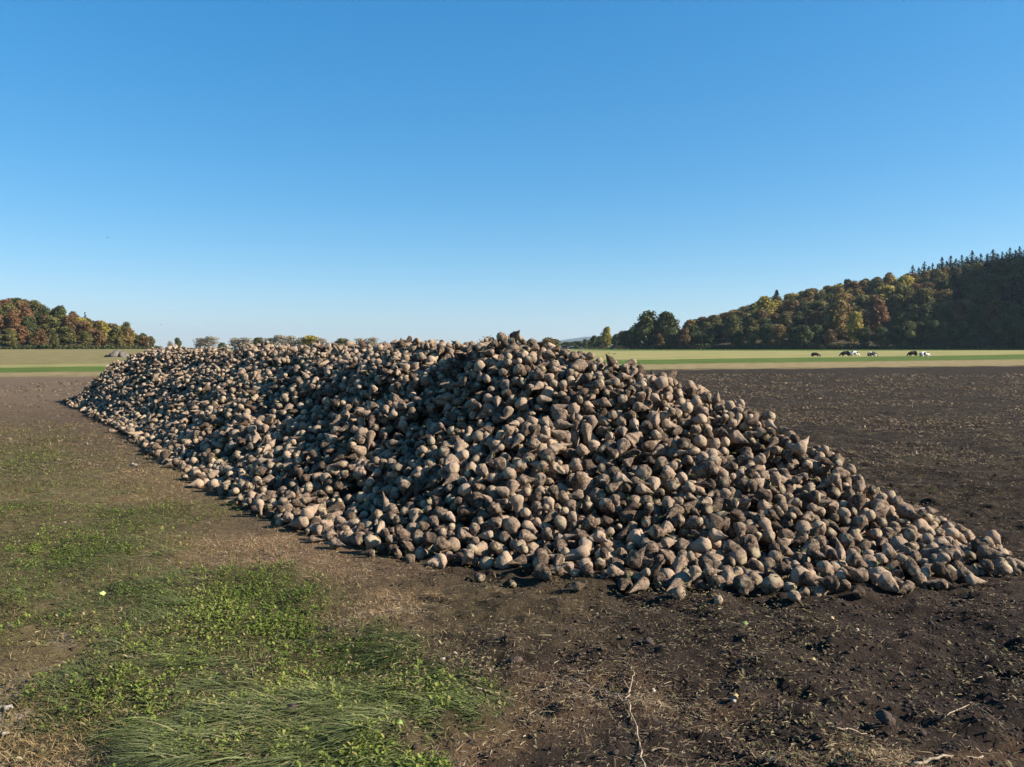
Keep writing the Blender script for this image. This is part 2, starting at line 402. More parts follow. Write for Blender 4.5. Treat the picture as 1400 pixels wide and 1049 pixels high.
# ------------------------------------------------------------------ beet shapes
SHAPES = [  # name, length/radius, widest point, belly power, blunt tip, bend
    ('tapering', 3.4, .20, 1.15, .05, .12), ('squat', 2.7, .25, 1.15, .07, .05), ('stout', 3.0, .23, 1.05, .08, .14), ('long', 4.0, .18, 1.25, .05, .25),
    ('round', 2.3, .33, .95, .10, .03), ('blunt', 2.5, .24, .85, .36, .06), ('crooked', 3.5, .20, 1.15, .06, .36), ('stubby', 2.3, .28, 1.0, .2, .1)]
def beet_shape(k, nr, ns, seed):
    name, LR, w0, pw, tipr, bend = SHAPES[k]
    r_ = np.random.default_rng(seed); t = np.linspace(0, 1, nr)
    crown = r_.uniform(.4, .62)
    prof = np.where(t < w0, crown + (1 - crown) * np.sin(np.clip(t / w0, 0, 1) * math.pi / 2) ** .8, (1 - ((t - w0) / (1 - w0)) ** 1.5 * (1 - tipr)) )
    tt = np.clip((t - w0) / (1 - w0), 0, 1)
    prof = np.where(t < w0, prof, tipr + (1 - tipr) * (1 - tt) ** pw * (1 + .7 * tt * (1 - tt)))
    a = np.arange(ns) / ns * 2 * math.pi
    T, A = np.meshgrid(t, a, indexing='ij'); Rr = prof[:, None] * np.ones_like(A)
    fl = r_.uniform(.78, .95)
    ph = r_.uniform(0, 6.28)
    Rr = Rr * (1 - .22 * np.exp(-((np.cos(A + ph + T * 1.3)) / .28) ** 2) * sstep(.15, .5, T))
    for j in range(8):
        ka, kt, p = r_.integers(1, 7), r_.uniform(2, 12), r_.uniform(0, 6.28)
        Rr = Rr * (1 + r_.uniform(.018, .05) * np.sin(ka * A + kt * T * 2 + p))
    Rr = Rr * (1 + r_.normal(0, .02, Rr.shape))
    X = Rr * np.cos(A); Y = Rr * np.sin(A) * fl; Zz = (w0 + .06 - T) * LR
    ba = r_.uniform(0, 6.28); bd = bend * LR * np.clip(T - w0, 0, 1) ** 1.6
    X = X + bd * math.cos(ba); Y = Y + bd * math.sin(ba)
    V = np.stack([X, Y, Zz], -1).reshape(-1, 3)
    top = [[0, 0, (w0 + .06) * LR + r_.uniform(-.06, .10)]]; tip = [[V[-ns:, 0].mean(), V[-ns:, 1].mean(), V[-1, 2] - .12 - tipr * .3]]
    V = np.concatenate([V, top, tip]) * (2.45 / LR) ** .45; nt_, ti = nr * ns, nr * ns + 1
    q = []
    for i in range(nr - 1):
        for j in range(ns):
            j2 = (j + 1) % ns; q.append((i * ns + j, (i + 1) * ns + j, (i + 1) * ns + j2, i * ns + j2))
    tr = [(nt_, j, (j + 1) % ns) for j in range(ns)] + [(ti, (nr - 1) * ns + (j + 1) % ns, (nr - 1) * ns + j) for j in range(ns)]
    cut = np.zeros(len(V)); cut[:ns] = .85; cut[nt_] = 1
    return V, np.array(q), np.array(tr), cut
NV = 3
LOD = {}
for k in range(len(SHAPES)):
    for v in range(NV):
        for lod, (a, b_) in enumerate(((19, 20), (11, 12), (6, 7))):
            LOD[k, v, lod] = beet_shape(k, a, b_, 100 + k * 10 + v)
kinds = rng.integers(0, len(SHAPES), NB); kvar = rng.integers(0, NV, NB)
kinds = np.where(rng.random(NB) < .4, rng.choice([0, 1, 2, 3], NB), kinds)
tone = np.clip(rng.normal(.5, .24, NB) + .18 * fbm(B[:, 0], B[:, 1], 2, 1.1), 0, 1)
axd = rng.normal(0, 1, (NB, 3)); axd[:, 2] *= .65
fr = rng.random(NB); axd[:, 2] = np.where(axd[:, 2] > 0, np.where(fr < .55, -1, .8), 1) * axd[:, 2]; axd /= np.linalg.norm(axd, axis=1)[:, None]
axd[-33:, 2] *= .15; axd /= np.linalg.norm(axd, axis=1)[:, None]
def basis(d, roll):                                  # local +Z (crown) points along -d, tip along d
    z = -d; u = np.cross(z, [0, 0, 1.0]) if abs(z[2]) < .95 else np.cross(z, [1.0, 0, 0])
    u /= np.linalg.norm(u); v = np.cross(z, u); c, s = math.cos(roll), math.sin(roll)
    return np.stack([u * c + v * s, -u * s + v * c, z], 1)
rolls = rng.random(NB) * 6.28

g = NT('muddy_beet_skin')
tn = g.attr('tone'); ct = g.attr('cut')
n1 = g.noise(16, 5, .7); n2 = g.noise(55, 5, .75); n3 = g.noise(120, 4, .7)
f1 = g.math('ADD', g.math('MULTIPLY', g.math('SUBTRACT', tn, .5), .26), g.math('ADD', g.math('MULTIPLY', n1, .5), g.math('MULTIPLY', n2, .5)))
clean = g.mix(tn, (.165, .120, .083), (.39, .288, .198))
clean = g.mix(g.ramp(n3, .35, .65), clean, g.mix(.35, clean, (.22, .15, .11)))
mud = g.mix(g.ramp(n2, .35, .65), (.034, .024, .018), (.112, .079, .055))
c = g.mix(g.ramp(f1, .40, .57), mud, clean)
c = g.mix(g.math('MULTIPLY', ct, g.ramp(n1, .38, .55)), c, (.36, .295, .19))
g.principled(c, .92, g.bump(g.math('ADD', g.math('MULTIPLY', n2, .6), g.math('MULTIPLY', n3, .4)), .022, .9), .12)
BEET = g.m
g = NT('dark_filler_core'); g.principled((.045, .033, .028), .95); CORE = g.m  # filler under the beets; its dark colour stands in for shade in the gaps

allV, allQ, allT, allTone, allCut = [], [], [], [], []; off = 0
beet_items = []
for n in range(NB):
    k, v = int(kinds[n]), int(kvar[n]); M = basis(axd[n], rolls[n]); r = B[n, 3]
    if n in top300:
        V, q, t, cut = LOD[k, v, 0]
        me = build_mesh('sugar_beet', (V * r) @ M.T, q, t, [BEET], True, {'tone': np.full(len(V), tone[n]), 'cut': cut})
        o = link('sugar_beet', me); o.location = B[n, :3]
        beet_items.append((n, o)); continue
    lod = 1 if (vis[n] > 0 and bdep[n] < 13) else 2
    V, q, t, cut = LOD[k, v, lod]
    allV.append((V * r) @ M.T + B[n, :3]); allQ.append(q + off); allT.append(t + off)
    allTone.append(np.full(len(V), tone[n])); allCut.append(cut); off += len(V)
# green leaf scraps caught between the beets of the near slope
vb = np.argsort(-vis)[:3500]; rl = np.random.default_rng(5); pk = rl.choice(vb, 420)
lx = B[pk, 0] + rl.normal(0, .03, 420); ly = B[pk, 1] - .02 + rl.normal(0, .03, 420); lz = B[pk, 2] + B[pk, 3] * .75
# dark filler core under the shell of beets
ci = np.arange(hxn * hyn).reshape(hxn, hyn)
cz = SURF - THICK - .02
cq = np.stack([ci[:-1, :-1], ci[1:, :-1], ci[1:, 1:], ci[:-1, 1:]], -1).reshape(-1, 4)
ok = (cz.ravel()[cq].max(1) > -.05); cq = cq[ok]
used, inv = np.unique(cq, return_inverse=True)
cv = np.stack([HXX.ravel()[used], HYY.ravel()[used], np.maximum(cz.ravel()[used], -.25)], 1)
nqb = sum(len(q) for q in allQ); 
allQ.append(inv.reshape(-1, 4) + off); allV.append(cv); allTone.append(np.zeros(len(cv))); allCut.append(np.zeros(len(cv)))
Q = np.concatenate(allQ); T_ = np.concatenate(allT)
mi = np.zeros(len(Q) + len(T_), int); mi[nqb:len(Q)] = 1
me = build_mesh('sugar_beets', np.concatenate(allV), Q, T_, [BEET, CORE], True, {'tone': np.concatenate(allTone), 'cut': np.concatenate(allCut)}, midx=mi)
link('sugar_beets', me, kind='stuff', label='the thousands of smaller and farther muddy sugar beets that make up the long heap', category='beet heap')

# ------------------------------------------------------------------ labels that single things out
def unique_labels(items, fmt):
    """items: list of (obj, px, py, key words tuple); fmt(words, rank) -> label; rank splits ties by place"""
    d = {}
    for it in items: d.setdefault(it[3], []).append(it)
    ranks = {2: ['left', 'right'], 3: ['left', 'middle', 'right']}
    for key, L in d.items():
        L.sort(key=lambda t: t[1])
        nL = len(L)
        for i, it in enumerate(L):
            rk = '' if nL == 1 else ranks[nL][i] if nL in ranks else ['leftmost', 'second', 'third', 'fourth', 'fifth', 'sixth', 'seventh', 'eighth', 'ninth', 'tenth', 'eleventh', 'twelfth'][min(i, 11)]
            it[0]['label'] = fmt(key, rk)
TEN = ['at its right tip', 'one tenth in from right tip', 'two tenths in from right tip', 'three tenths in from right tip', 'four tenths in from right tip', 'halfway along the heap',
       'four tenths in from left end', 'three tenths in from left end', 'two tenths in from left end', 'at its far left end']
its = []
for n, o in beet_items:
    tn_ = 'dark muddy' if tone[n] < .38 else 'brown' if tone[n] < .62 else 'pale'
    e = np.array(project(*(B[n, :3] + axd[n] * .1)))[:2] - np.array([bpx[n], bpy_[n]])
    if np.hypot(*e) < F * .1 / bdep[n] * .45: dr_ = 'facing out' if axd[n, 1] < 0 else 'turned inward'
    elif abs(e[0]) > abs(e[1]): dr_ = 'pointing right' if e[0] > 0 else 'pointing left'
    else: dr_ = 'pointing down' if e[1] > 0 else 'pointing up'
    xfr = int(np.clip((1392 - bpx[n]) / 131, 0, 9)); fy = np.interp(bpx[n], [p[0] for p in FOOT], [p[1] for p in FOOT])
    hh = fy - bpy_[n]
    row = 'lying at the foot' if hh < 32 else 'low down' if hh < 75 else 'partway up' if hh < 130 else 'midway up' if hh < 190 else 'high up'
    o['category'] = 'sugar beet'; o['group'] = 'sugar beets on the near slope of the heap'
    its.append((o, bpx[n], bpy_[n], (tn_, SHAPES[kinds[n]][0], dr_, row, TEN[xfr])))
unique_labels(its, lambda k, r: ' '.join(x for x in (r, k[0], k[1], 'beet', k[2], k[3], k[4]) if x))

# ------------------------------------------------------------------ scatter on the near ground
def scatter(n, xr, yr, dens, seed):
    """points on the ground; sampling gets thinner with distance"""
    r_ = np.random.default_rng(seed)
    u = r_.random(n); y = yr[0] * (yr[1] / yr[0]) ** u
    x = (r_.random(n) - .5) * 2 * (.68 * y + .4)
    k = (x > xr[0]) & (x < xr[1]); x, y = x[k], y[k]
    z = zones(x, y); p = dens(x, y, z); k = r_.random(len(x)) < p
    x, y = x[k], y[k]; z = {a: b[k] for a, b in z.items()}
    _, df = heap(x, y); k = df < .02
    x, y = x[k], y[k]; z = {a: b[k] for a, b in z.items()}
    return x, y, gheight(x, y, z), z, r_

def blades(x, y, z, ang, lean, length, width, r_, nseg=3, curl=.6):
    """curved tapering blades; ang = direction they lean to, lean 0 upright .. 1 flat"""
    n = len(x); s = np.linspace(0, 1, nseg + 1)[None, :]
    el = (1 - lean)[:, None] * 1.45 - s * curl * (1 - lean * .6)[:, None] + .04
    seg = (length / nseg)[:, None]
    cx = np.cumsum(np.cos(el) * seg, 1) - np.cos(el[:, :1]) * seg; cz = np.cumsum(np.sin(el) * seg, 1) - np.sin(el[:, :1]) * seg
    side = ang + math.pi / 2 + r_.normal(0, .5, n)
    wv = width[:, None] * (1 - s ** 2 * .92) * .5
    PX = x[:, None] + cx * np.cos(ang)[:, None]; PY = y[:, None] + cx * np.sin(ang)[:, None]; PZ = z[:, None] + cz
    tw = r_.normal(0, .35, n)[:, None]
    L = np.stack([PX - wv * np.cos(side)[:, None], PY - wv * np.sin(side)[:, None], PZ - wv * tw], -1)
    R = np.stack([PX + wv * np.cos(side)[:, None], PY + wv * np.sin(side)[:, None], PZ + wv * tw], -1)
    V = np.stack([L, R], 2).reshape(-1, 3)
    base = np.arange(n)[:, None] * (nseg + 1) * 2 + np.arange(nseg)[None, :] * 2
    q = np.stack([base, base + 1, base + 3, base + 2], -1).reshape(-1, 4)
    return V, q, (nseg + 1) * 2

def leaf_mat(name, cols, trans=.3):
    g = NT(name); a = g.attr('tint')
    rp = g.n('ShaderNodeValToRGB'); g.L(a, rp.inputs[0]); el = rp.color_ramp.elements
    for i, c_ in enumerate(cols):
        p = i / (len(cols) - 1)
        e = el[0] if i == 0 else el[-1] if i == len(cols) - 1 else el.new(p)
        e.position = p; e.color = (*c_, 1)
    nn = g.noise(30, 3)
    cc = g.mix(.3, rp.outputs[0], g.mix(nn, (.5, .5, .5), (1.3, 1.3, 1.3)), 'MULTIPLY') if False else rp.outputs[0]
    g.leafy(cc, trans); return g.m

# long combed grass
def tuftdir(x, y): return math.radians(200) + 1.5 * fbm(x, y + 20, 2, 1.3) 
x, y, z, zz, r_ = scatter(620000, (-9, 1.2), (2.6, 12), lambda x, y, z: np.clip((z['grass'] - .24) * 1.5, 0, 1) * np.clip(.62 + 1.3 * fbm(x + 11, y, 3, 3.0), .06, 1), 21)
n = len(x); lean = np.clip(r_.normal(.72, .16, n), .2, 1.0)
ln = r_.uniform(.06, .2, n) * (.25 + .95 * zz['grass'])
V, q, m_ = blades(x, y, z - .01, tuftdir(x, y) + r_.normal(0, .45, n), lean, ln, r_.uniform(.0018, .0042, n), r_, 4, .9)
ti = np.clip(.45 + .35 * fbm(x, y, 3, 1.6) + r_.normal(0, .16, n), 0, 1)
print('long grass', n)
me = build_mesh('grass', V, q, mats=[leaf_mat('long_grass_blade', [(.034, .050, .018), (.070, .092, .030), (.115, .145, .048), (.18, .20, .085), (.31, .27, .15)])], attrs={'tint': np.repeat(ti, m_)})
link('long_grass', me, kind='stuff', label='long grey green grass combed over in soft mounds beside the soil', category='grass')
# short turf and dead grass of the track
x, y, z, zz, r_ = scatter(800000, (-13, 1.4), (2.6, 17), lambda x, y, z: np.clip(z['khaki'] * 1.1 + z['weed'] * .7 + z['dry'] * .9 + z['grass'] * .3 + .12, 0, 1) * np.clip(.45 + 1.2 * fbm(x + 51, y, 4, 2.2), .05, 1) * .6 * np.clip(1.1 - z['dark'], .12, 1), 22)
n = len(x); lean = np.clip(r_.normal(.55, .25, n), .05, 1.05); dsc = 1 + np.clip(y - 6, 0, 12) * .12
V, q, m_ = blades(x, y, z - .004, r_.random(n) * 6.28, lean, r_.uniform(.02, .06, n) * dsc, r_.uniform(.002, .0045, n) * dsc, r_, 2, .6)
green = np.clip(zz['weed'] + .8 * zz['grass'], 0, 1); dry = zz['dry']
ti = np.clip(.62 + .2 * fbm(x, y, 3, 1.1) - .42 * green + .3 * dry + r_.normal(0, .17, n), 0, 1)
print('short grass', n)
me = build_mesh('short_grass', V, q, mats=[leaf_mat('track_grass_blade', [(.050, .075, .020), (.085, .105, .028), (.15, .135, .048), (.24, .175, .08), (.34, .23, .12), (.42, .31, .19)])], attrs={'tint': np.repeat(ti, m_)})
link('short_grass', me, kind='stuff', label='short worn grass, half green half dead, along the track left of the heap', category='grass')

# broad-leaved weeds: rosettes of small leaves
x, y, z, zz, r_ = scatter(110000, (-9, 1.2), (2.6, 13), lambda x, y, z: np.clip((z['weed'] - .16) * 1.3, 0, 1) * np.clip(.45 + 1.6 * fbm(x + 71, y, 4, 2.8), .03, 1) * .6, 23)
def rosettes(x, y, z, r_, nl, l0, l1, wr, up):
    n = len(x); X = np.repeat(x, nl); Y = np.repeat(y, nl); ZZ = np.repeat(z, nl); m = n * nl
    a = r_.random(m) * 6.28; L = r_.uniform(l0, l1, m); wd = L * r_.uniform(wr * .8, wr * 1.2, m); e = r_.uniform(*up, m)
    ca, sa = np.cos(a), np.sin(a); hx = r_.uniform(0, .02, m); zb = ZZ + r_.uniform(0, .05, m)
    def pt(s, wsgn, dz):
        return np.stack([X + ca * (hx + L * s * np.cos(e)) - sa * wd * wsgn, Y + sa * (hx + L * s * np.cos(e)) + ca * wd * wsgn, zb + L * s * np.sin(e) + dz], -1)
    fold = L * .12
    P = [pt(0, 0, 0), pt(.35, -.45, fold), pt(.35, .45, fold), pt(.4, 0, 0), pt(.78, -.34, fold * .6), pt(.78, .34, fold * .6), pt(1, 0, -fold)]
    V = np.stack(P, 1).reshape(-1, 3); b = np.arange(m)[:, None] * 7
    q = np.concatenate([b + [3, 1, 4, 6], b + [3, 6, 5, 2]]); t = np.concatenate([b + [0, 1, 3], b + [0, 3, 2]])
    return V, q, t, m
n = len(x); V, q, t, m_ = rosettes(x, y, z, r_, 7, .009, .027, .55, (.0, .95))
ti = np.clip(np.repeat(.5 + .35 * fbm(x, y, 2, 1.5), 7) + r_.normal(0, .18, m_), 0, 1)
print('weeds', n)
me = build_mesh('weeds', V, q, t, mats=[leaf_mat('weed_leaf', [(.035, .060, .014), (.078, .118, .022), (.145, .19, .035), (.24, .27, .06), (.32, .28, .11)], .35)], attrs={'tint': np.repeat(ti, 7)})
link('weeds', me, kind='stuff', label='low broad leaved green weeds growing in patches on the track edge', category='weeds')

# straw and root bits lying on the soil
x, y, z, zz, r_ = scatter(620000, (-14, 16), (2.6, 24), lambda x, y, z: np.clip(.10 + z['dry'] * .7 + .14 * z['dark'] + .12 * z['khaki'], 0, 1) * np.clip(.5 + 1.5 * fbm(x + 5, y + 90, 4, 1.4), .22, 1) * 1.1, 24)
n = len(x); dsc = 1 + np.clip(y - 6, 0, 20) * .10
V, q, m_ = blades(x, y, z + .004, r_.random(n) * 6.28, np.clip(r_.normal(.98, .06, n), .7, 1.05), r_.uniform(.008, .045, n) * dsc * np.where(r_.random(n) < .08, 2, 1), r_.uniform(.0015, .0045, n) * dsc, r_, 3, .25)
ti = np.clip(r_.beta(1.6, 2.2, n) - .1 + .2 * zz['dry'], 0, 1)
print('straw', n)
me = build_mesh('straw', V, q, mats=[leaf_mat('dry_straw', [(.07, .05, .035), (.14, .095, .06), (.23, .17, .10), (.33, .27, .16), (.50, .44, .30)], .15)], attrs={'tint': np.repeat(ti, m_)})
link('straw_litter', me, kind='stuff', label='bits of straw, stalk and root strewn over the bare soil', category='straw')
x, y, z, zz, r_ = scatter(260000, (-22, 34), (9, 48), lambda x, y, z: np.clip(.35 + .5 * (x > 0), 0, 1) * np.clip(.35 + 1.8 * fbm(x * .6 + 5, y * .9 + 190, 5, .8), .06, 1), 34)
n = len(x); dsc = 1 + np.clip(y - 9, 0, 40) * .06
V, q, m_ = blades(x, y, z + .004, r_.random(n) * 6.28, np.clip(r_.normal(.8, .2, n), .3, 1.05), r_.uniform(.02, .07, n) * dsc, r_.uniform(.006, .014, n) * dsc, r_, 2, .3)
print('stubble', n)
me = build_mesh('stubble', V, q, mats=[bpy.data.materials['dry_straw']], attrs={'tint': np.repeat(np.clip(r_.beta(1.3, 3.0, n), 0, 1), m_)})
link('stubble', me, kind='stuff', label='stubble and crop residue scattered over the wide dark field', category='stubble')
# leaf scraps (beet tops) on the dark soil, pale yellow green
x, y, z, zz, r_ = scatter(140000, (-6, 16), (2.6, 22), lambda x, y, z: np.clip(.03 + .17 * z['dark'] + .1 * z['khaki'], 0, 1) * np.clip(.4 + 1.9 * fbm(x + 25, y + 9, 4, 1.1), .12, 1) * 1.2, 25)
n = len(x); V, q, t, m_ = rosettes(x, y, z + .003, r_, 2, .008, .032, .5, (-.1, .7))
V = V.reshape(-1, 7, 3); 
ti = r_.beta(2, 2.2, m_)
print('scraps', n)
me = build_mesh('leaf_scraps', V.reshape(-1, 3), q, t, mats=[leaf_mat('leaf_scrap', [(.045, .046, .02), (.085, .075, .032), (.14, .115, .055), (.22, .17, .09), (.34, .28, .17)], .2)], attrs={'tint': np.repeat(ti, 7)})
link('leaf_scraps', me, kind='stuff', label='torn yellowing beet leaf scraps scattered on the dark soil', category='leaf litter')

V, q, t, m_ = rosettes(lx, ly, lz, rl, 2, .02, .055, .40, (-.5, .5))
me = build_mesh('beet_leaves', V, q, t, mats=[leaf_mat('beet_leaf', [(.05, .075, .02), (.10, .13, .035), (.20, .20, .07), (.34, .30, .14)], .25)], attrs={'tint': np.repeat(rl.random(m_), 7)})
link('beet_leaves', me, kind='stuff', label='small green and yellowed leaf remnants caught between the beets of the heap', category='leaf litter')
# soil clods
def lump(ns, seed, sq=.7):
    r_ = np.random.default_rng(seed); V = []; q = []; t = []
    nr = ns // 2 + 1
    for i in range(1, nr):
        th = math.pi * i / nr
        for j in range(ns): V.append((math.sin(th) * math.cos(6.283 * j / ns), math.sin(th) * math.sin(6.283 * j / ns), math.cos(th)))
    V += [(0, 0, 1), (0, 0, -1)]; V = np.array(V)
    f = 1.0
    for _ in range(5):
        d = r_.normal(0, 1, 3); f = f + .2 * np.sin(V @ d * r_.uniform(1.5, 4) + r_.uniform(0, 6))
    V = V * (f + r_.normal(0, .05, len(V)))[:, None]; V[:, 2] *= sq
    for i in range(nr - 2):
        for j in range(ns): q.append((i * ns + j, (i + 1) * ns + j, (i + 1) * ns + (j + 1) % ns, i * ns + (j + 1) % ns))
    T = (nr - 1) * ns
    t = [(T, j, (j + 1) % ns) for j in range(ns)] + [(T + 1, (nr - 2) * ns + (j + 1) % ns, (nr - 2) * ns + j) for j in range(ns)]
    return V, np.array(q), np.array(t)
LUMPS = [lump(7, s, .5) for s in range(8)]
x, y, z, zz, r_ = scatter(80000, (-7, 12), (2.6, 14), lambda x, y, z: np.clip(.08 + .55 * z['dark'], 0, 1) * np.clip(.4 + 1.5 * fbm(x + 15, y + 33, 4, 1.8), .02, 1) * (1 - np.clip(z['grass'] + z['weed'], 0, 1)) * .7, 26)
n = len(x); Vs, Qs, Ts, At = [], [], [], []; o_ = 0
sz = (.003 + .007 * r_.random(n) ** 2 + .010 * r_.random(n) ** 12) * (1 + np.clip(y - 6, 0, 9) * .08); rt = r_.random(n) * 6.28; tv = r_.random(n)
for i in range(n):
    V, q, t = LUMPS[i % 8]; c_, s_ = math.cos(rt[i]), math.sin(rt[i])
    Vs.append(V @ np.array([[c_, s_, 0], [-s_, c_, 0], [0, 0, 1]]) * sz[i] + (x[i], y[i], z[i] + sz[i] * .25)); Qs.append(q + o_); Ts.append(t + o_); At.append(np.full(len(V), tv[i])); o_ += len(V)
print('clods', n)
g = NT('soil_clod'); a = g.attr('tint')
g.principled(g.mix(g.ramp(g.noise(90, 4), .35, .65), g.mix(a, (.030, .022, .018), (.065, .048, .040)), g.mix(a, (.055, .040, .033), (.075, .058, .046))), .95, g.bump(g.noise(200, 4), .004), .06)
me = build_mesh('soil_clods', np.concatenate(Vs), np.concatenate(Qs), np.concatenate(Ts), [g.m], False, {'tint': np.concatenate(At)})
link('soil_clods', me, kind='stuff', label='crumbs and clods of dark soil on the field in front of the heap', category='soil clods')

# ------------------------------------------------------------------ single small things on the ground
def gz(x, y): return float(gheight(np.array([x]), np.array([y]))[0])
def tube(pts, rad, ns=6):
    P = np.array(pts, float); n = len(P); T = np.gradient(P, axis=0); T /= np.linalg.norm(T, axis=1)[:, None]
    V = []
    for i in range(n):
        u = np.cross(T[i], [0, 0, 1.0]); u = u / (np.linalg.norm(u) + 1e-9) if np.linalg.norm(u) > 1e-3 else np.array([1., 0, 0]); v = np.cross(T[i], u)
        for j in range(ns):
            a = 6.283 * j / ns; V.append(P[i] + (u * math.cos(a) + v * math.sin(a)) * rad[i])
    q = [(i * ns + j, (i + 1) * ns + j, (i + 1) * ns + (j + 1) % ns, i * ns + (j + 1) % ns) for i in range(n - 1) for j in range(ns)]
    V += [P[0], P[-1]]; t = [(len(V) - 2, j, (j + 1) % ns) for j in range(ns)] + [(len(V) - 1, (n - 1) * ns + (j + 1) % ns, (n - 1) * ns + j) for j in range(ns)]
    return np.array(V), np.array(q), np.array(t)
def join(parts):
    V, Q, T = [], [], []; o = 0
    for v, q, t in parts: V.append(v); Q.append(q + o); T.append(t + o); o += len(v)
    return np.concatenate(V), np.concatenate(Q), np.concatenate(T)
def simple(name, c1, c2, sc_=40, rough=.85):
    g = NT(name); n_ = g.noise(sc_, 5, .65); g.principled(g.mix(g.ramp(n_, .35, .65), c1, c2), rough, g.bump(n_, .004, .5), .15); return g.m
STALK = simple('dry_stalk', (.20, .15, .10), (.38, .30, .21), 60)
def gp(px, py, h=0.0):
    x, y = ground(px, py); return (x, y, gz(x, y) + h)
def polyline(pl, sub=5, wob=.004):
    P = np.array(pl, float); out = []
    for i in range(len(P) - 1):
        for k in range(sub): out.append(P[i] + (P[i + 1] - P[i]) * k / sub)
    out.append(P[-1]); out = np.array(out); return out + rng.normal(0, wob, out.shape)
def stalk(label, paths, r0):
    parts = []
    for pl in paths:
        P = polyline([gp(*p) for p in pl]); parts.append(tube(P, np.linspace(r0, r0 * .45, len(P))))
    V, q, t = join(parts); c_ = V.mean(0) * [1, 1, 0] + [0, 0, float(V[:, 2].min())]
    o = link('dry_stalk', build_mesh('dry_stalk', V - c_, q, t, [STALK], True)); o.location = c_
    o['label'] = label; o['category'] = 'stalk'; o['group'] = 'dry stalks lying on the ground'
stalk('long forked dry root stalk rising from the bottom edge, on dark soil beside the grass', [[(884, 1075, .02), (878, 1040, .02), (870, 1002, .02), (858, 972, .02), (861, 950, .02), (866, 932, .02), (860, 926, .03)], [(858, 972, .02), (838, 958, .02), (812, 944, .01), (790, 938, .01), (765, 925, .01)], [(861, 950, .02), (852, 935, .02)]], .0040)
stalk('pale straight straw stalk lying at the bottom right corner of the field', [[(1248, 1044, .01), (1290, 1036, .012), (1345, 1029, .015)]], .007)
stalk('pale straw lying across soil just beyond the edge of the long grass', [[(622, 962, .01), (655, 960, .012), (688, 961, .01)]], .005)
stalk('thin pale straw lying in the dark soil below the right half of the heap', [[(1135, 1003, .01), (1165, 1002, .012), (1195, 1003, .01)]], .0045)
stalk('short thin straw lying near the forked stalk at the bottom edge', [[(888, 1026, .006), (912, 1026, .008)]], .004)
stalk('brittle brown stalk lying near the bottom right corner, above the pale one', [[(1290, 985, .012), (1330, 965, .02), (1375, 1000, .01)]], .003)
STONE = simple('pale_stone', (.16, .14, .115), (.32, .28, .23), 30)
def stone(px, py, s, label, mat=STONE, name='stone', cat='stone', grp='pale stones on the ground'):
    V, q, t = lump(12, int(px * 7 + py)); V = V * s * .8
    o = link(name, build_mesh(name, V, q, t, [mat], True)); x, y, z = gp(px, py); o.location = (x, y, z + s * .35); o['label'] = label; o['category'] = cat; o['group'] = grp
stone(183, 638, .045, 'small white stone lying alone on the bare track left of the heap')
stone(10, 975, .022, 'larger of the whitish stones in the gravel patch at the left edge')
stone(6, 1003, .017, 'smaller whitish stone low in the gravel patch at the left edge')
stone(1003, 968, .014, 'tiny pale stone on dark soil right of the forked stalk')
stone(893, 943, .016, 'pale pebble beside the top of the forked stalk')
stone(1172, 862, .012, 'tiny bright pebble on the dark soil below the heap foot')
stone(605, 906, .015, 'pale pebble on bare soil just right of the long grass')
CLOD = simple('dark_clod', (.035, .026, .022), (.09, .066, .052), 50)
stone(403, 1003, .04, 'dark soil clod lying in a hollow of the long grass', CLOD, 'soil_clod', 'soil clod', 'large soil clods')
stone(705, 914, .035, 'dark clod standing out of the soil below the middle of the heap', CLOD, 'soil_clod', 'soil clod', 'large soil clods')
stone(885, 882, .035, 'upright dark clod above the forked stalk', CLOD, 'soil_clod', 'soil clod', 'large soil clods')
stone(1212, 990, .05, 'broad dark clod between straws at lower right', CLOD, 'soil_clod', 'soil clod', 'large soil clods')
def fallen_leaf(px, py, s, label, col):
    m_ = simple('fallen_leaf', col, tuple(v * .7 for v in col), 70)
    a = np.linspace(0, 6.283, 13)[:-1]; r = np.array([1, .7, .95, .6, .9, .65, .75, .6, .9, .65, .95, .7]) * s
    V = np.stack([r * np.cos(a), r * np.sin(a) * .8, s * .25 * np.sin(a * 2)], 1); n_ = 12
    V = np.concatenate([V, V - [0, 0, .001], [[0, 0, s * .15], [0, 0, s * .15 - .001]]])
    t = [(24, j, (j + 1) % 12) for j in range(12)] + [(25, 12 + (j + 1) % 12, 12 + j) for j in range(12)]
    q = [(j, j + 12, (j + 1) % 12 + 12, (j + 1) % 12) for j in range(12)]
    o = link('fallen_leaf', build_mesh('fallen_leaf', V, q, t, [m_])); x, y, z = gp(px, py); o.location = (x, y, z + .02 + s * .2); o.rotation_euler = (.5, .2, px)
    o['label'] = label; o['category'] = 'leaf'; o['group'] = 'fallen leaves'
fallen_leaf(139, 818, .028, 'pale yellow green leaf on the dark grass at left', (.40, .45, .16))
fallen_leaf(1138, 852, .024, 'cream coloured leaf on the soil below the heap', (.42, .34, .18))
fallen_leaf(1113, 909, .022, 'yellowish leaf lying alone on dark soil lower down', (.40, .33, .15))
fallen_leaf(1006, 968, .020, 'dull yellow leaf left of the thin straws', (.33, .27, .13))
fallen_leaf(548, 1028, .026, 'light green leaf among weeds at the bottom edge', (.24, .30, .08))
fallen_leaf(1018, 862, .024, 'green leaf scrap on the soil under the middle right of the heap', (.12, .17, .06))

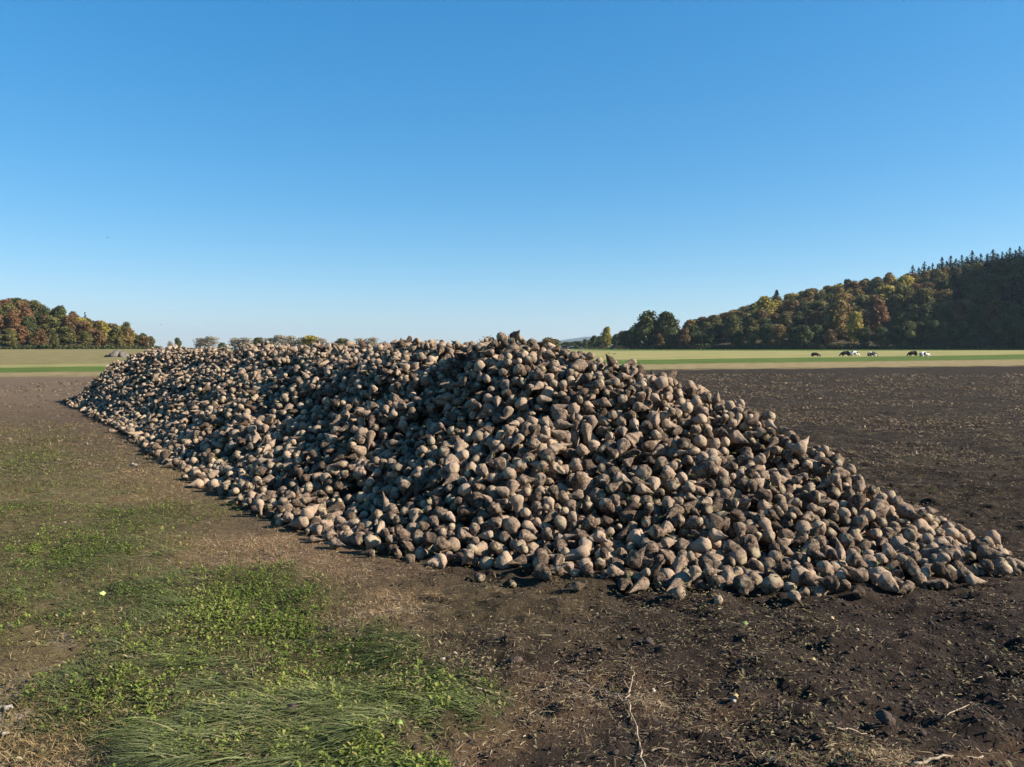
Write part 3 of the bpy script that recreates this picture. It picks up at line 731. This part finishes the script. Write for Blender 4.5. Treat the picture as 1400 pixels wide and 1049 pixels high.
# ------------------------------------------------------------------ hills
def th(px): return (px - CX) / F
R_TH = [th(p) for p in (760, 800, 830, 880, 930, 990, 1045, 1100, 1160, 1240, 1330, 1400, 1480, 1600, 1900, 2600, 3600)]
R_EDGE = [760, 680, 600, 475, 460, 450, 440, 432, 425, 415, 405, 395, 370, 330, 270, 220, 190]
R_A = [0, 0, 1, 3, 4, 14, 22, 30, 38, 45, 55, 62, 80, 105, 150, 170, 170]  # unseen heights past the right edge raised so the hill shades the wood
L_TH = [th(p) for p in (-900, -300, -100, 0, 50, 90, 130, 172, 200, 216, 230)]
L_EDGE = [300, 350, 370, 385, 392, 400, 408, 420, 430, 440, 450]
L_A = [50, 36, 26, 22, 19, 15, 9, 5, 2, 0, 0]
def hill_h(X, Y, side):
    t_ = X / Y
    if side > 0: e = np.interp(t_, R_TH, R_EDGE); A = np.interp(t_, R_TH, R_A); run = 150
    else: e = np.interp(t_, L_TH, L_EDGE); A = np.interp(t_, L_TH, L_A); run = 110
    s = np.clip((Y - e) / run, 0, 1)
    return far_rise(X, Y) + A * (s ** 1.1 * (2 - s) ** .5 * 1.0) * (1 + .06 * fbm(X, Y, 3, .02)), e, A
FLOOR = simple('forest_floor', (.030, .026, .014), (.075, .055, .028), .3)
for side, THs in ((1, np.linspace(th(765), th(3600), 90)), (-1, np.linspace(th(-900), th(228), 50))):
    ds = np.concatenate([np.linspace(-6, 150, 26), np.linspace(180, 800, 12)])
    V = []
    for t_ in THs:
        e = np.interp(t_, R_TH if side > 0 else L_TH, R_EDGE if side > 0 else L_EDGE)
        for d in ds:
            Y = e + d; X = t_ * Y; V.append((X, Y, float(hill_h(np.array([X]), np.array([Y]), side)[0][0]) - (.5 if d < 0 else 0) + (0.05 if d >= 0 else 0)))
    n1_, n2_ = len(THs), len(ds); ii = np.arange(n1_ * n2_).reshape(n1_, n2_)
    q = np.stack([ii[:-1, :-1], ii[1:, :-1], ii[1:, 1:], ii[:-1, 1:]], -1).reshape(-1, 4)
    link('hill', build_mesh('hill', np.array(V), q, mats=[FLOOR], smooth=True), kind='structure', label='wooded hill rising at the right of the valley' if side > 0 else 'wooded hill rising at the left of the valley')
# far blue hills
xs = np.linspace(-3000, 3400, 120); V = []
for yy_, fr_ in ((8600, 0), (9000, .75), (9400, 1), (10200, .8), (11000, 0)):
    for X in xs:
        pxx = CX + F * X / 9400; topy = np.interp(pxx, [380, 560, 640, 700, 760, 800, 870, 1000, 1100], [476, 474, 471, 468, 466, 460.5, 458, 466, 476])
        V.append((X, yy_, (max(0, (HOR - topy)) / F * 9400 + 3 * fbm(np.array([X]), np.array([0.]), 4, .004)[0]) * fr_ - 1))
ii = np.arange(5 * 120).reshape(5, 120); q = np.stack([ii[:-1, :-1], ii[:-1, 1:], ii[1:, 1:], ii[1:, :-1]], -1).reshape(-1, 4)
link('far_hills', build_mesh('far_hills', np.array(V), q, mats=[simple('far_woods', (.03, .045, .03), (.07, .08, .05), .01)], smooth=True), kind='structure', label='faint blue hills on the horizon beyond the end of the right wood')

# ------------------------------------------------------------------ trees
BARK = simple('bark', (.05, .04, .032), (.12, .10, .08), 3)
HUES = {'orange': [(.095, .062, .024), (.165, .112, .036), (.22, .155, .055)], 'yellow': [(.12, .10, .022), (.22, .18, .032), (.32, .26, .05)],
        'olive': [(.050, .052, .018), (.095, .092, .028), (.15, .135, .04)], 'green': [(.030, .042, .016), (.055, .072, .022), (.09, .105, .034)],
        'brown': [(.080, .046, .022), (.14, .082, .035), (.19, .12, .05)], 'rust': [(.10, .052, .026), (.17, .085, .038), (.21, .12, .055)],
        'grey': [(.15, .13, .10), (.21, .185, .135), (.27, .235, .165)], 'spruce': [(.010, .018, .013), (.018, .030, .020), (.028, .042, .028)]}
HM = {k: leaf_mat(k + '_foliage', [tuple(q_ * .8 if k == 'spruce' else (.84 * q_ + .16 * m__ * (q_i + 1) / 2) * (1.5 if k in ('yellow', 'grey') else 1.3 if k == 'orange' else 1.12) for q_, m__ in zip(c_, (.115, .095, .046))) for q_i, c_ in enumerate(v)], .3) for k, v in HUES.items()}
def clumps(C, N, size, r_):
    """leaf sprays: bent quads facing roughly outward N with jitter"""
    n = len(C); N = N + r_.normal(0, .55, (n, 3)); N /= np.linalg.norm(N, axis=1)[:, None]
    U = np.cross(N, r_.normal(0, 1, (n, 3))); U /= np.linalg.norm(U, axis=1)[:, None]; W = np.cross(N, U)
    s = (size * r_.uniform(.6, 1.3, n))[:, None]
    P = [C + U * s * r_.uniform(.35, .6, (n, 1)), C + W * s * r_.uniform(.35, .6, (n, 1)) + N * s * .12, C - U * s * r_.uniform(.35, .6, (n, 1)), C - W * s * r_.uniform(.35, .6, (n, 1)) - N * s * .12]
    return np.stack(P, 1).reshape(-1, 3), np.arange(n * 4).reshape(-1, 4)
def broadleaf(seed, sparse=False):
    """unit: 10 m tall tree"""
    r_ = np.random.default_rng(seed); Cs, Ns, Ss = [], [], []
    nl = r_.integers(20, 28); lobes = []
    wdt = r_.uniform(2.3, 3.1)
    for i in range(nl):
        hh = r_.uniform(.12, 1) ; rad = wdt * math.sin(math.pi * min(.97, .22 + .70 * hh)) ** .8 * r_.uniform(.35, .95); a = i * 2.4 + r_.uniform(-.5, .5)
        lobes.append((rad * math.cos(a), rad * math.sin(a), 1.2 + 7.6 * hh, r_.uniform(.9, 1.6)))
    lobes.append((0, 0, 8.4, 1.3)); lobes.append((0, 0, 5.5, 2.0))
    for (lx, ly, lz, lr) in lobes:
        m = int((42 if sparse else 90) * lr ** 1.5); D = r_.normal(0, 1, (m, 3)); D /= np.linalg.norm(D, axis=1)[:, None]
        Cs.append(np.array([lx, ly, lz]) + D * lr * r_.uniform(.5, 1.22, (m, 1)) * [1, 1, .85]); Ns.append(D + [0, 0, .3])
        Ss.append(np.full(m, r_.normal(.5, .26)))
    C = np.concatenate(Cs); k = C[:, 2] > .3; C = C[k]; N = np.concatenate(Ns)[k]; S = np.concatenate(Ss)[k]
    V, q = clumps(C, N, np.full(len(C), .56 if not sparse else .5), r_)
    tint = np.repeat(np.clip(S + r_.normal(0, .14, len(C)), 0, 1), 4)
    tr = [tube([(0, 0, -1), (0, 0, 1.5), (.1, 0, 4), (.0, .1, 7)], [.3, .24, .17, .06])]
    for (lx, ly, lz, lr) in lobes[:9]:
        z0 = max(1.4, lz * .5); tr.append(tube([(0, 0, z0), (lx * .5, ly * .5, (z0 + lz) / 2 - .1), (lx, ly, lz)], [.11, .07, .03], 5))
    return (V, q, tint), join(tr)
def conifer(seed):
    r_ = np.random.default_rng(seed); C, N = [], []
    for lv in range(22):
        h = 1.0 + lv * .42; rad = 2.9 * (1 - (h - 1) / 9.2) ** .95 * r_.uniform(.85, 1.1); nb = max(7, int(rad * 10))
        for b in range(nb):
            a = r_.uniform(0, 6.28)
            for s in np.linspace(.25, 1, max(2, int(rad * 2.4))):
                C.append((math.cos(a) * rad * s, math.sin(a) * rad * s, h - .35 * s * rad * .5)); N.append((math.cos(a) * .5, math.sin(a) * .5, .8))
    C.append((0, 0, 10)); N.append((1, 0, .2)); C = np.array(C); N = np.array(N, float)
    V, q = clumps(C, N, np.full(len(C), .55), r_)
    return (V, q, np.repeat(r_.beta(2, 2, len(C)), 4)), tube([(0, 0, -1), (0, 0, 5), (0, 0, 9.8)], [.22, .14, .03])
TM = {}
def tree_meshes(kind, hue, var):
    key = (kind, hue, var)
    if key not in TM:
        (V, q, ti_), tr = conifer(500 + var) if kind == 'spruce_tree' else broadleaf(600 + var, hue == 'grey')
        TM[key] = (build_mesh('crown', V, q, mats=[HM[hue]], attrs={'tint': ti_}), build_mesh('trunk', *tr[:1], tr[1], tr[2], [BARK], True))
    return TM[key]
tree_items = {'right': [], 'left': [], 'far': []}
def tree(where, X, Y, z, h, hue, wide=1.0, var=None, label=None):
    kind = 'spruce_tree' if hue == 'spruce' else 'broadleaf_tree'
    var = random.randrange(4) if var is None else var
    cm, tm = tree_meshes(kind, hue, var)
    e = bpy.data.objects.new(kind, None); COL.objects.link(e); e.empty_display_size = .5
    e.location = (X, Y, z); e.rotation_euler = (0, 0, random.random() * 6.28)
    s = h / 10; e.scale = (s * wide, s * wide, s)
    link('crown', cm, e); link('trunk', tm, e)
    e['category'] = 'tree'
    e['group'] = {'right': 'trees of the wood on the right hill', 'left': 'trees of the wood on the left hill', 'far': 'trees along the horizon behind the heap'}[where]
    px, py, _ = project(X, Y, z + h * .6); tree_items[where].append([e, float(px), float(py), hue, label, z, Y])
    return e
# landmark trees first (photo pixel, top pixel row, distance, hue)
def landmark(where, px, topy, Y, hue, wide=1.0, label=None, base=None):
    X, _, zt = at(px, topy, Y)
    z = float(hill_h(np.array([X]), np.array([Y]), 1 if where == 'right' else -1)[0][0]) if where != 'far' else float(far_rise(X, Y))
    if base is not None: z = base
    tree(where, X, Y, z, max(zt - z, 4), hue, wide, None, label)
    return X, Y
taken = []
for a in [(884, 424, 478, 'green', 1.25), (911, 424, 476, 'green', 1.15), (829, 446, 600, 'yellow', .8), (1047, 403, 500, 'yellow', .85), (1062, 397, 530, 'spruce', 1.35),
          (1001, 430, 455, 'olive', .75), (1170, 424, 430, 'yellow', .75), (1184, 380, 560, 'green', 1.1), (1215, 372, 560, 'brown', 1.1), (1160, 381, 560, 'green', 1.0), (1222, 392, 500, 'green', 1.05),
          (1248, 363, 566, 'spruce', 1.35), (1264, 358, 560, 'spruce', 1.35), (1275, 360, 566, 'spruce', 1.3), (1288, 352, 560, 'spruce', 1.35), (1300, 350, 566, 'spruce', 1.4), (1315, 349, 560, 'spruce', 1.35),
          (1329, 343, 560, 'spruce', 1.5), (1341, 347, 566, 'spruce', 1.35), (1358, 341, 560, 'spruce', 1.5), (1370, 344, 566, 'spruce', 1.35), (1381, 339, 560, 'spruce', 1.4), (1394, 337, 560, 'spruce', 1.4),
          (1408, 336, 565, 'spruce', 1.4), (1256, 366, 575, 'spruce', 1.6), (1270, 364, 575, 'spruce', 1.5), (1282, 361, 575, 'spruce', 1.6), (1294, 357, 580, 'spruce', 1.5), (1307, 354, 575, 'spruce', 1.6), (1322, 351, 575, 'spruce', 1.6), (1335, 351, 580, 'spruce', 1.5), (1350, 347, 575, 'spruce', 1.7), (1364, 347, 580, 'spruce', 1.6), (1376, 345, 575, 'spruce', 1.6), (1388, 342, 580, 'spruce', 1.6), (1401, 341, 580, 'spruce', 1.6), (850, 451, 560, 'olive', .9), (862, 449, 520, 'green', .9), (812, 458, 620, 'green', .9), (800, 463, 660, 'green', .8),
          (1234, 388, 470, 'olive', 1.0), (1264, 390, 455, 'olive', 1.0), (1199, 402, 450, 'rust', 1.0), (1145, 400, 445, 'orange', 1.0), (1240, 373, 540, 'orange', .9), (1310, 366, 530, 'orange', .9), (1290, 366, 535, 'rust', .9)]:
    taken.append(landmark('right', *a[:5]))
# fill: rows up the right hill
def fill(where, pxs, row0, nrows, gap, side, hues, hr, dark_low=True):
    for r in range(nrows):
        px = pxs[0] + random.random() * 8
        while px < pxs[1]:
            e = np.interp(th(px), R_TH if side > 0 else L_TH, R_EDGE if side > 0 else L_EDGE); A = np.interp(th(px), R_TH if side > 0 else L_TH, R_A if side > 0 else L_A)
            Y = e + 3 + r * gap + random.uniform(-3, 3); X = th(px) * Y
            step = (7.2 if r == 0 else 8.8) * F / Y * random.uniform(.75, 1.3)
            if (A > 1.5 + r * .8 or r < 2) and all((X - a) ** 2 + (Y - b) ** 2 > 26 for a, b in taken):
                z = float(hill_h(np.array([X]), np.array([Y]), side)[0][0]); hue = random.choice(hues(px, r)); h = random.uniform(*hr) * (.8 if r == 0 else 1)
                # keep under the photographed skyline
                top = np.interp(px, SKY[where][0], SKY[where][1]); zt = at(px, top, Y)[2]
                h = min(h, zt - z + random.uniform(-1.0, .3))
                if h > 5: tree(where, X, Y, z, h, hue, random.uniform(.95, 1.25)); taken.append((X, Y))
            px += step
SKY = {'right': ([800, 820, 850, 870, 925, 935, 990, 1010, 1045, 1060, 1100, 1160, 1210, 1240, 1300, 1360, 1400, 1500], [469, 458, 453, 440, 440, 438, 426, 418, 406, 402, 395, 384, 375, 374, 363, 354, 350, 330]),
       'left': ([-60, 0, 30, 50, 75, 90, 110, 130, 150, 172, 182, 200, 215], [404, 408, 406, 412, 421, 419, 432, 436, 441, 444, 455, 458, 470])}
def hr_right(px, r):
    if r <= 1: return ['green', 'olive', 'green', 'green', 'olive', 'brown'] + (['green'] * 4 if px > 1200 else ['orange'])
    if px > 1290 and r < 6: return ['green', 'spruce', 'olive', 'green']
    return ['olive', 'brown', 'olive', 'green', 'olive', 'orange', 'brown', 'yellow', 'brown', 'olive', 'orange', 'yellow', 'orange']
fill('right', (806, 1420), 0, 7, 21, 1, hr_right, (14, 19))
def hr_left(px, r):
    if px < 40: return ['brown', 'rust', 'olive', 'brown', 'rust']
    if px < 100: return ['green', 'olive', 'green', 'brown', 'olive']
    return ['orange', 'olive', 'brown', 'brown', 'olive', 'yellow', 'olive']
landmark('left', 172, 438, 432, 'green', .7); landmark('left', 80, 417, 450, 'green', .9); landmark('left', 116, 427, 455, 'spruce', .7); landmark('left', 196, 455, 440, 'green', 1.0)
landmark('left', 207, 459, 440, 'olive', .9); landmark('left', 75, 455, 388, 'olive', .8); landmark('left', 22, 406, 470, 'green', 1.0); landmark('left', 45, 409, 470, 'olive', 1.0)
fill('left', (-30, 214), 0, 6, 17, -1, hr_left, (12, 16))
# trees on the horizon behind the heap
for (px, ty, Y, hue, wd, lb) in [(233, 466, 520, 'grey', .7, 'small faint bare tree just right of the left wood'), (243, 461, 500, 'green', .5, 'thin dark tree standing alone on the skyline behind the heap'),
                             (274, 461, 470, 'grey', 1.0, 'left half of the round grey tree pair behind the heap'), (287, 459, 470, 'grey', 1.1, 'right half of the round grey tree pair behind the heap'),
                             (303, 468, 480, 'green', .8, 'low dark bush tree between the round pair and the long row'), (322, 461, 450, 'grey', 1.1, 'first tree of the long pale row behind the heap, counted from left'),
                             (336, 460, 450, 'grey', 1.2, 'second tree of the long pale row behind the heap'), (352, 461, 455, 'olive', 1.1, 'third tree of the long pale row, slightly greener'),
                             (368, 461, 450, 'grey', 1.1, 'fourth tree of the long pale row behind the heap'), (382, 457, 450, 'grey', 1.0, 'fifth and tallest tree of the long pale row'),
                             (397, 458, 455, 'grey', 1.0, 'sixth tree of the long pale row behind the heap'), (412, 460, 450, 'grey', 1.1, 'seventh tree of the long pale row'),
                             (425, 458, 450, 'yellow', 1.0, 'yellowish tree near the right of the long pale row'), (438, 461, 450, 'grey', 1.1, 'last tree at the right end of the long pale row'),
                             (468, 462, 460, 'olive', 1.0, 'olive tree top peeping over the crest right of the pale row'), (492, 461, 460, 'grey', 1.1, 'left one of two pale tree tops over the heap crest'),
                             (508, 461, 460, 'grey', 1.1, 'right one of two pale tree tops over the heap crest'), (728, 468, 700, 'green', 1.5, 'low dark tree on the horizon right of the heap summit'),
                             (748, 461, 500, 'orange', 1.2, 'orange bush tree on the horizon right of the heap summit'), (757, 463, 505, 'olive', 1.2, 'olive bush tree touching the orange one behind the heap'),
                             (775, 467, 800, 'green', 1.6, 'left low dark tree between the orange bush and the right wood'), (790, 466, 760, 'green', 1.6, 'right low dark tree between the orange bush and the right wood'),
                             (805, 464, 720, 'olive', 1.4, 'low olive tree at the far end of the right wood')]:
    landmark('far', px, ty, Y, hue, wd * 1.7, lb, base=-.5)
NAMES = {'spruce': 'dark spruce', 'grey': 'pale grey tree', 'green': 'dull green tree', 'olive': 'olive tree', 'orange': 'orange brown tree', 'yellow': 'yellow tree', 'brown': 'brown tree', 'rust': 'rusty red tree'}
for where in ('right', 'left'):
    its = []
    for e, px, py, hue, lb, z, Y in tree_items[where]:
        sky = np.interp(px, SKY[where][0], SKY[where][1]); f_ = (478 - py) / max(8, 478 - sky)
        lvl = 'at the edge' if f_ < .3 else 'low' if f_ < .5 else 'midway up' if f_ < .75 else 'on the skyline'
        if where == 'right':
            ref = [(845, 'by its far end'), (925, 'around the round pair'), (1000, 'right of round pair'), (1060, 'below the yellow crown'), (1115, 'left of the lone black cow'), (1160, 'above the lone black cow'),
                   (1205, 'above the middle cows'), (1250, 'left of the right cows'), (1300, 'right above the right cows'), (1350, 'close to the right edge'), (1500, 'at the right edge')]
        else:
            ref = [(25, 'at the left edge'), (60, 'near the left edge'), (100, 'left of the middle'), (140, 'right of the middle'), (180, 'above the grey mound'), (400, 'at its low right end')]
        rf = next(s for lim, s in ref if px < lim)
        its.append((e, px, py, (NAMES[hue], lvl, 'in the right wood' if where == 'right' else 'in the left wood', rf)))
    unique_labels(its, lambda k, r: ' '.join(x for x in (r, *k) if x).replace(' on the skyline', ' skyline').replace(' in the ', ' in '))
for e, px, py, hue, lb, z, Y in tree_items['far']: e['label'] = lb
print('trees', {k: len(v) for k, v in tree_items.items()})

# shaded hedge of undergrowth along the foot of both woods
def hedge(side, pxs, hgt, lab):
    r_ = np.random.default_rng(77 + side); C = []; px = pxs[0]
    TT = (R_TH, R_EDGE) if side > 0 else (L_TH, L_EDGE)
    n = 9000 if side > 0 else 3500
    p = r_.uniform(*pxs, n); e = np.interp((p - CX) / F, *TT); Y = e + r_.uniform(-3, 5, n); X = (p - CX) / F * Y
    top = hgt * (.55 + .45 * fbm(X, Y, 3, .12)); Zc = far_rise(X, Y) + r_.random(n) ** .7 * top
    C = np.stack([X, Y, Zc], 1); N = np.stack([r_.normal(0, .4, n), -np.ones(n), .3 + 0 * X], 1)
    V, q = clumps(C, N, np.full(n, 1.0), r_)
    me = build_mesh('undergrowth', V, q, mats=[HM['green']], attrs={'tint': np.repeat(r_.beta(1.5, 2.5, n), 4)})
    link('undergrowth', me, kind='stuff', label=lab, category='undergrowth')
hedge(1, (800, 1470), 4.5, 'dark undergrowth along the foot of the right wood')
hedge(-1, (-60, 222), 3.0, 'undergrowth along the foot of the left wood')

# the woods go on beyond the picture: one mass of crowns on each hill
def wood_mass(side, pxs, n, lab):
    r_ = np.random.default_rng(200 + side); TT = (R_TH, R_EDGE, R_A) if side > 0 else (L_TH, L_EDGE, L_A)
    p = r_.uniform(*pxs, n); t_ = (p - CX) / F; e = np.interp(t_, TT[0], TT[1]); Y = e + 2 + r_.random(n) * 230; X = t_ * Y
    z0 = hill_h(X, Y, side)[0]; R_ = r_.uniform(4, 6.5, n); H_ = r_.uniform(10, 16, n); m = 46
    D = r_.normal(0, 1, (n, m, 3)); D /= np.linalg.norm(D, axis=2)[..., None]; D[..., 2] = np.abs(D[..., 2]) * 1.4 - .5
    C = np.stack([X, Y, z0 + H_ * .6], 1)[:, None, :] + D * np.stack([R_, R_, H_ * .42], 1)[:, None, :] * r_.uniform(.75, 1.05, (n, m, 1))
    V, q = clumps(C.reshape(-1, 3), D.reshape(-1, 3), np.full(n * m, 3.0), r_)
    ti_ = np.repeat(np.clip(np.repeat(r_.normal(.5, .25, n), m) + r_.normal(0, .1, n * m), 0, 1), 4)
    cols = [v for k in ('green', 'olive', 'brown', 'orange') for v in (HUES[k][1],)]
    me = build_mesh('wood', V, q, mats=[leaf_mat('mixed_wood_foliage', cols, .2)], attrs={'tint': ti_})
    link('wood', me, kind='stuff', label=lab, category='wood')
wood_mass(1, (1428, 3500), 2600, 'mixed autumn wood continuing over the hill beyond the right edge')
wood_mass(-1, (-850, -42), 420, 'mixed autumn wood continuing over the hill beyond the left edge')

# ------------------------------------------------------------------ grey mound in the left meadow
parts_ = []
for k_, (dx_, dy_, a_, b_, c_) in enumerate(((0, 0, 1.1, .9, .85), (-.95, .2, .75, .7, .6), (.9, -.1, .85, .8, .65), (1.6, .2, .5, .5, .4), (-1.55, 0, .45, .5, .35), (.3, -.5, .6, .5, .5))):
    V_, q_, t_ = lump(16, 40 + k_); V_ = V_ * [a_, b_, c_ * 1.3] + [dx_, dy_, 0]; V_[:, 2] = np.maximum(V_[:, 2], -.35); parts_.append((V_, q_, t_))
V, q, t = join(parts_)
X, Y = ground(161, 488)
Y = 140; X = th(161) * Y
for i, (dx, s) in enumerate(((0, 1),)):
    o = link('earth_mound', build_mesh('earth_mound', V, q, t, [simple('grey_earth', (.09, .08, .068), (.16, .142, .115), 2)], True)); o.location = (X, Y, gz(X, Y) + .1)
    o['label'] = 'low grey mound of earth in the khaki meadow below the left wood'; o['category'] = 'mound'

# ------------------------------------------------------------------ cows
def cow_mesh(lying, name):
    bm_v = [(0, 0, 1.05), (-.55, 0, 1.08), (.55, 0, 1.06), (.85, 0, 1.05), (1.15, 0, .78), (1.35, 0, .42), (1.52, 0, .16),   # pelvis.. chest, neck, head, muzzle
            (-.80, 0, 1.06), (-.90, 0, .9), (-.92, 0, .45)]
    rad = [.42, .40, .43, .30, .17, .15, .085, .22, .035, .03]
    E = [(0, 1), (0, 2), (2, 3), (3, 4), (4, 5), (5, 6), (1, 7), (7, 8), (8, 9)]
    def add(v, r, p): bm_v.append(v); rad.append(r); E.append((p, len(bm_v) - 1)); return len(bm_v) - 1
    for s in (-1, 1):
        if lying:
            a = add((-.72, s * .3, .72), .2, 1); b = add((-.35, s * .42, .5), .1, a); c_ = add((-.75, s * .48, .42), .05, b)
            a = add((.6, s * .26, .75), .15, 2); b = add((.85, s * .3, .45), .07, a); c_ = add((.5, s * .32, .42), .045, b)
        else:
            a = add((-.66, s * .20, .72), .19, 1); b = add((-.52, s * .21, .52), .10, a); c_ = add((-.74, s * .21, .34), .055, b); add((-.68, s * .21, .02), .055, c_)
            a = add((.62, s * .18, .70), .14, 2); b = add((.64, s * .18, .38), .065, a); c_ = add((.63, s * .18, .02), .055, b)
        e_ = add((1.22, s * .17, .66), .045, 4)
    me = bpy.data.meshes.new(name); me.from_pydata([Vector(v) for v in bm_v], E, [])
    o = bpy.data.objects.new('tmp', me); COL.objects.link(o)
    sk = o.modifiers.new('s', 'SKIN'); sk.use_smooth_shade = True
    for i, sv in enumerate(me.skin_vertices[0].data): sv.radius = (rad[i], rad[i]); sv.use_root = (i == 0)
    ss = o.modifiers.new('u', 'SUBSURF'); ss.levels = 1; ss.render_levels = 1
    dg = bpy.context.evaluated_depsgraph_get(); r = bpy.data.meshes.new_from_object(o.evaluated_get(dg)); r.name = name
    bpy.data.objects.remove(o)
    if not lying:
        for v in r.vertices: v.co.z = v.co.z * .5 if v.co.z < .55 else v.co.z - .275
    if lying: 
        for v in r.vertices: v.co.z -= .40
    return r
CM = {False: cow_mesh(False, 'cow'), True: cow_mesh(True, 'cow_lying')}
def coat(thr):
    g = NT('cow_coat'); tc = g.n('ShaderNodeTexCoord'); n_ = g.noise(1.7, 1, .4, tc.outputs['Object'])
    g.principled(g.mix(g.ramp(n_, thr - .02, thr + .02), (.012, .011, .012), (.72, .68, .62)), .7); return g.m
COATS = {k: coat(v) for k, v in (('black', .75), ('mixed', .54), ('pale', .42))}
for (px, py, kind, ly, face, lb) in [(1114, 488, 'black', True, 1, 'small black cow lying alone, leftmost of the herd'), (1156, 487.3, 'black', False, -1, 'black cow grazing with its rump to the white cow'),
                                 (1167, 487.3, 'pale', False, 1, 'mostly white cow standing beside the black one'), (1192, 487.3, 'mixed', True, 1, 'black and white cow lying between the two pairs'),
                                 (1248, 487.2, 'black', False, -1, 'large black cow grazing in the right pair'), (1263, 487.2, 'pale', True, 1, 'white and black cow lying in the right pair, rightmost of the herd')]:
    Y = 150; X = th(px) * Y
    me = CM[ly].copy(); me.materials.clear(); me.materials.append(COATS[kind]); o = link('cow', me); z0 = gz(X, Y)
    o.location = (X, Y, z0); o.rotation_euler = (0, 0, (0 if face > 0 else math.pi) + random.uniform(-.35, .35)); sc_ = .75 if px == 1114 else .9; o.scale = (sc_, sc_ * 1.1, sc_ * .95)
    o['label'] = lb; o['category'] = 'cow'; o['group'] = 'cows grazing on the far pasture'

# ------------------------------------------------------------------ birds
BIRD = simple('bird_feathers', (.03, .03, .035), (.06, .06, .065), 20)
def bird(px, py, Y, span, rot, lb):
    s = span / 2
    body = tube([(-.5 * s, 0, 0), (-.35 * s, 0, 0), (0, 0, .02 * s), (.3 * s, 0, .03 * s), (.42 * s, 0, .02 * s), (.5 * s, 0, 0)], [.02 * s, .06 * s, .13 * s, .09 * s, .06 * s, .01 * s], 8)
    wings = []
    for sg in (-1, 1):
        V = np.array([(.18, 0, .04), (-.14, 0, .04), (.26, sg * .45, .22), (-.12, sg * .45, .2), (.05, sg * 1.0, .1), (-.1, sg * .95, .1), ]) * s
        V = np.concatenate([V, V - [0, 0, .02 * s]])
        q = np.array([(0, 2, 3, 1), (2, 4, 5, 3), (6, 7, 9, 8), (8, 9, 11, 10), (0, 6, 8, 2), (2, 8, 10, 4), (1, 3, 9, 7), (3, 5, 11, 9), (4, 10, 11, 5), (0, 1, 7, 6)])
        wings.append((V, q, np.zeros((0, 3), int)))
    V, q, t = join([body] + wings)
    o = link('bird', build_mesh('bird', V, q, t, [BIRD])); o.location = at(px, py, Y); o.rotation_euler = (.15, .1, rot); o['label'] = lb; o['category'] = 'bird'; o['group'] = 'birds in the sky'
bird(147, 325, 90, .55, 1.2, 'upper of two tiny birds, gliding high in the clear sky')
bird(220, 444, 130, .5, .6, 'lower of two tiny birds, just above the end of the left wood')

# ------------------------------------------------------------------ air
V = [(x, y, z) for x in (-13000, 13000) for y in (-2200, 13000) for z in (-3, 290)]
q = [(0, 1, 3, 2), (4, 6, 7, 5), (0, 4, 5, 1), (2, 3, 7, 6), (0, 2, 6, 4), (1, 5, 7, 3)]
m_ = bpy.data.materials.new('air'); m_.use_nodes = True; nt_ = m_.node_tree; nt_.nodes.clear()
pv = nt_.nodes.new('ShaderNodeVolumePrincipled'); pv.inputs['Color'].default_value = (.66, .84, 1, 1); pv.inputs['Density'].default_value = 5.5e-5; pv.inputs['Anisotropy'].default_value = .3
ou = nt_.nodes.new('ShaderNodeOutputMaterial'); nt_.links.new(pv.outputs[0], ou.inputs['Volume'])
link('haze', build_mesh('haze', V, q, mats=[m_]), kind='stuff', label='thin blue valley haze over the whole scene')
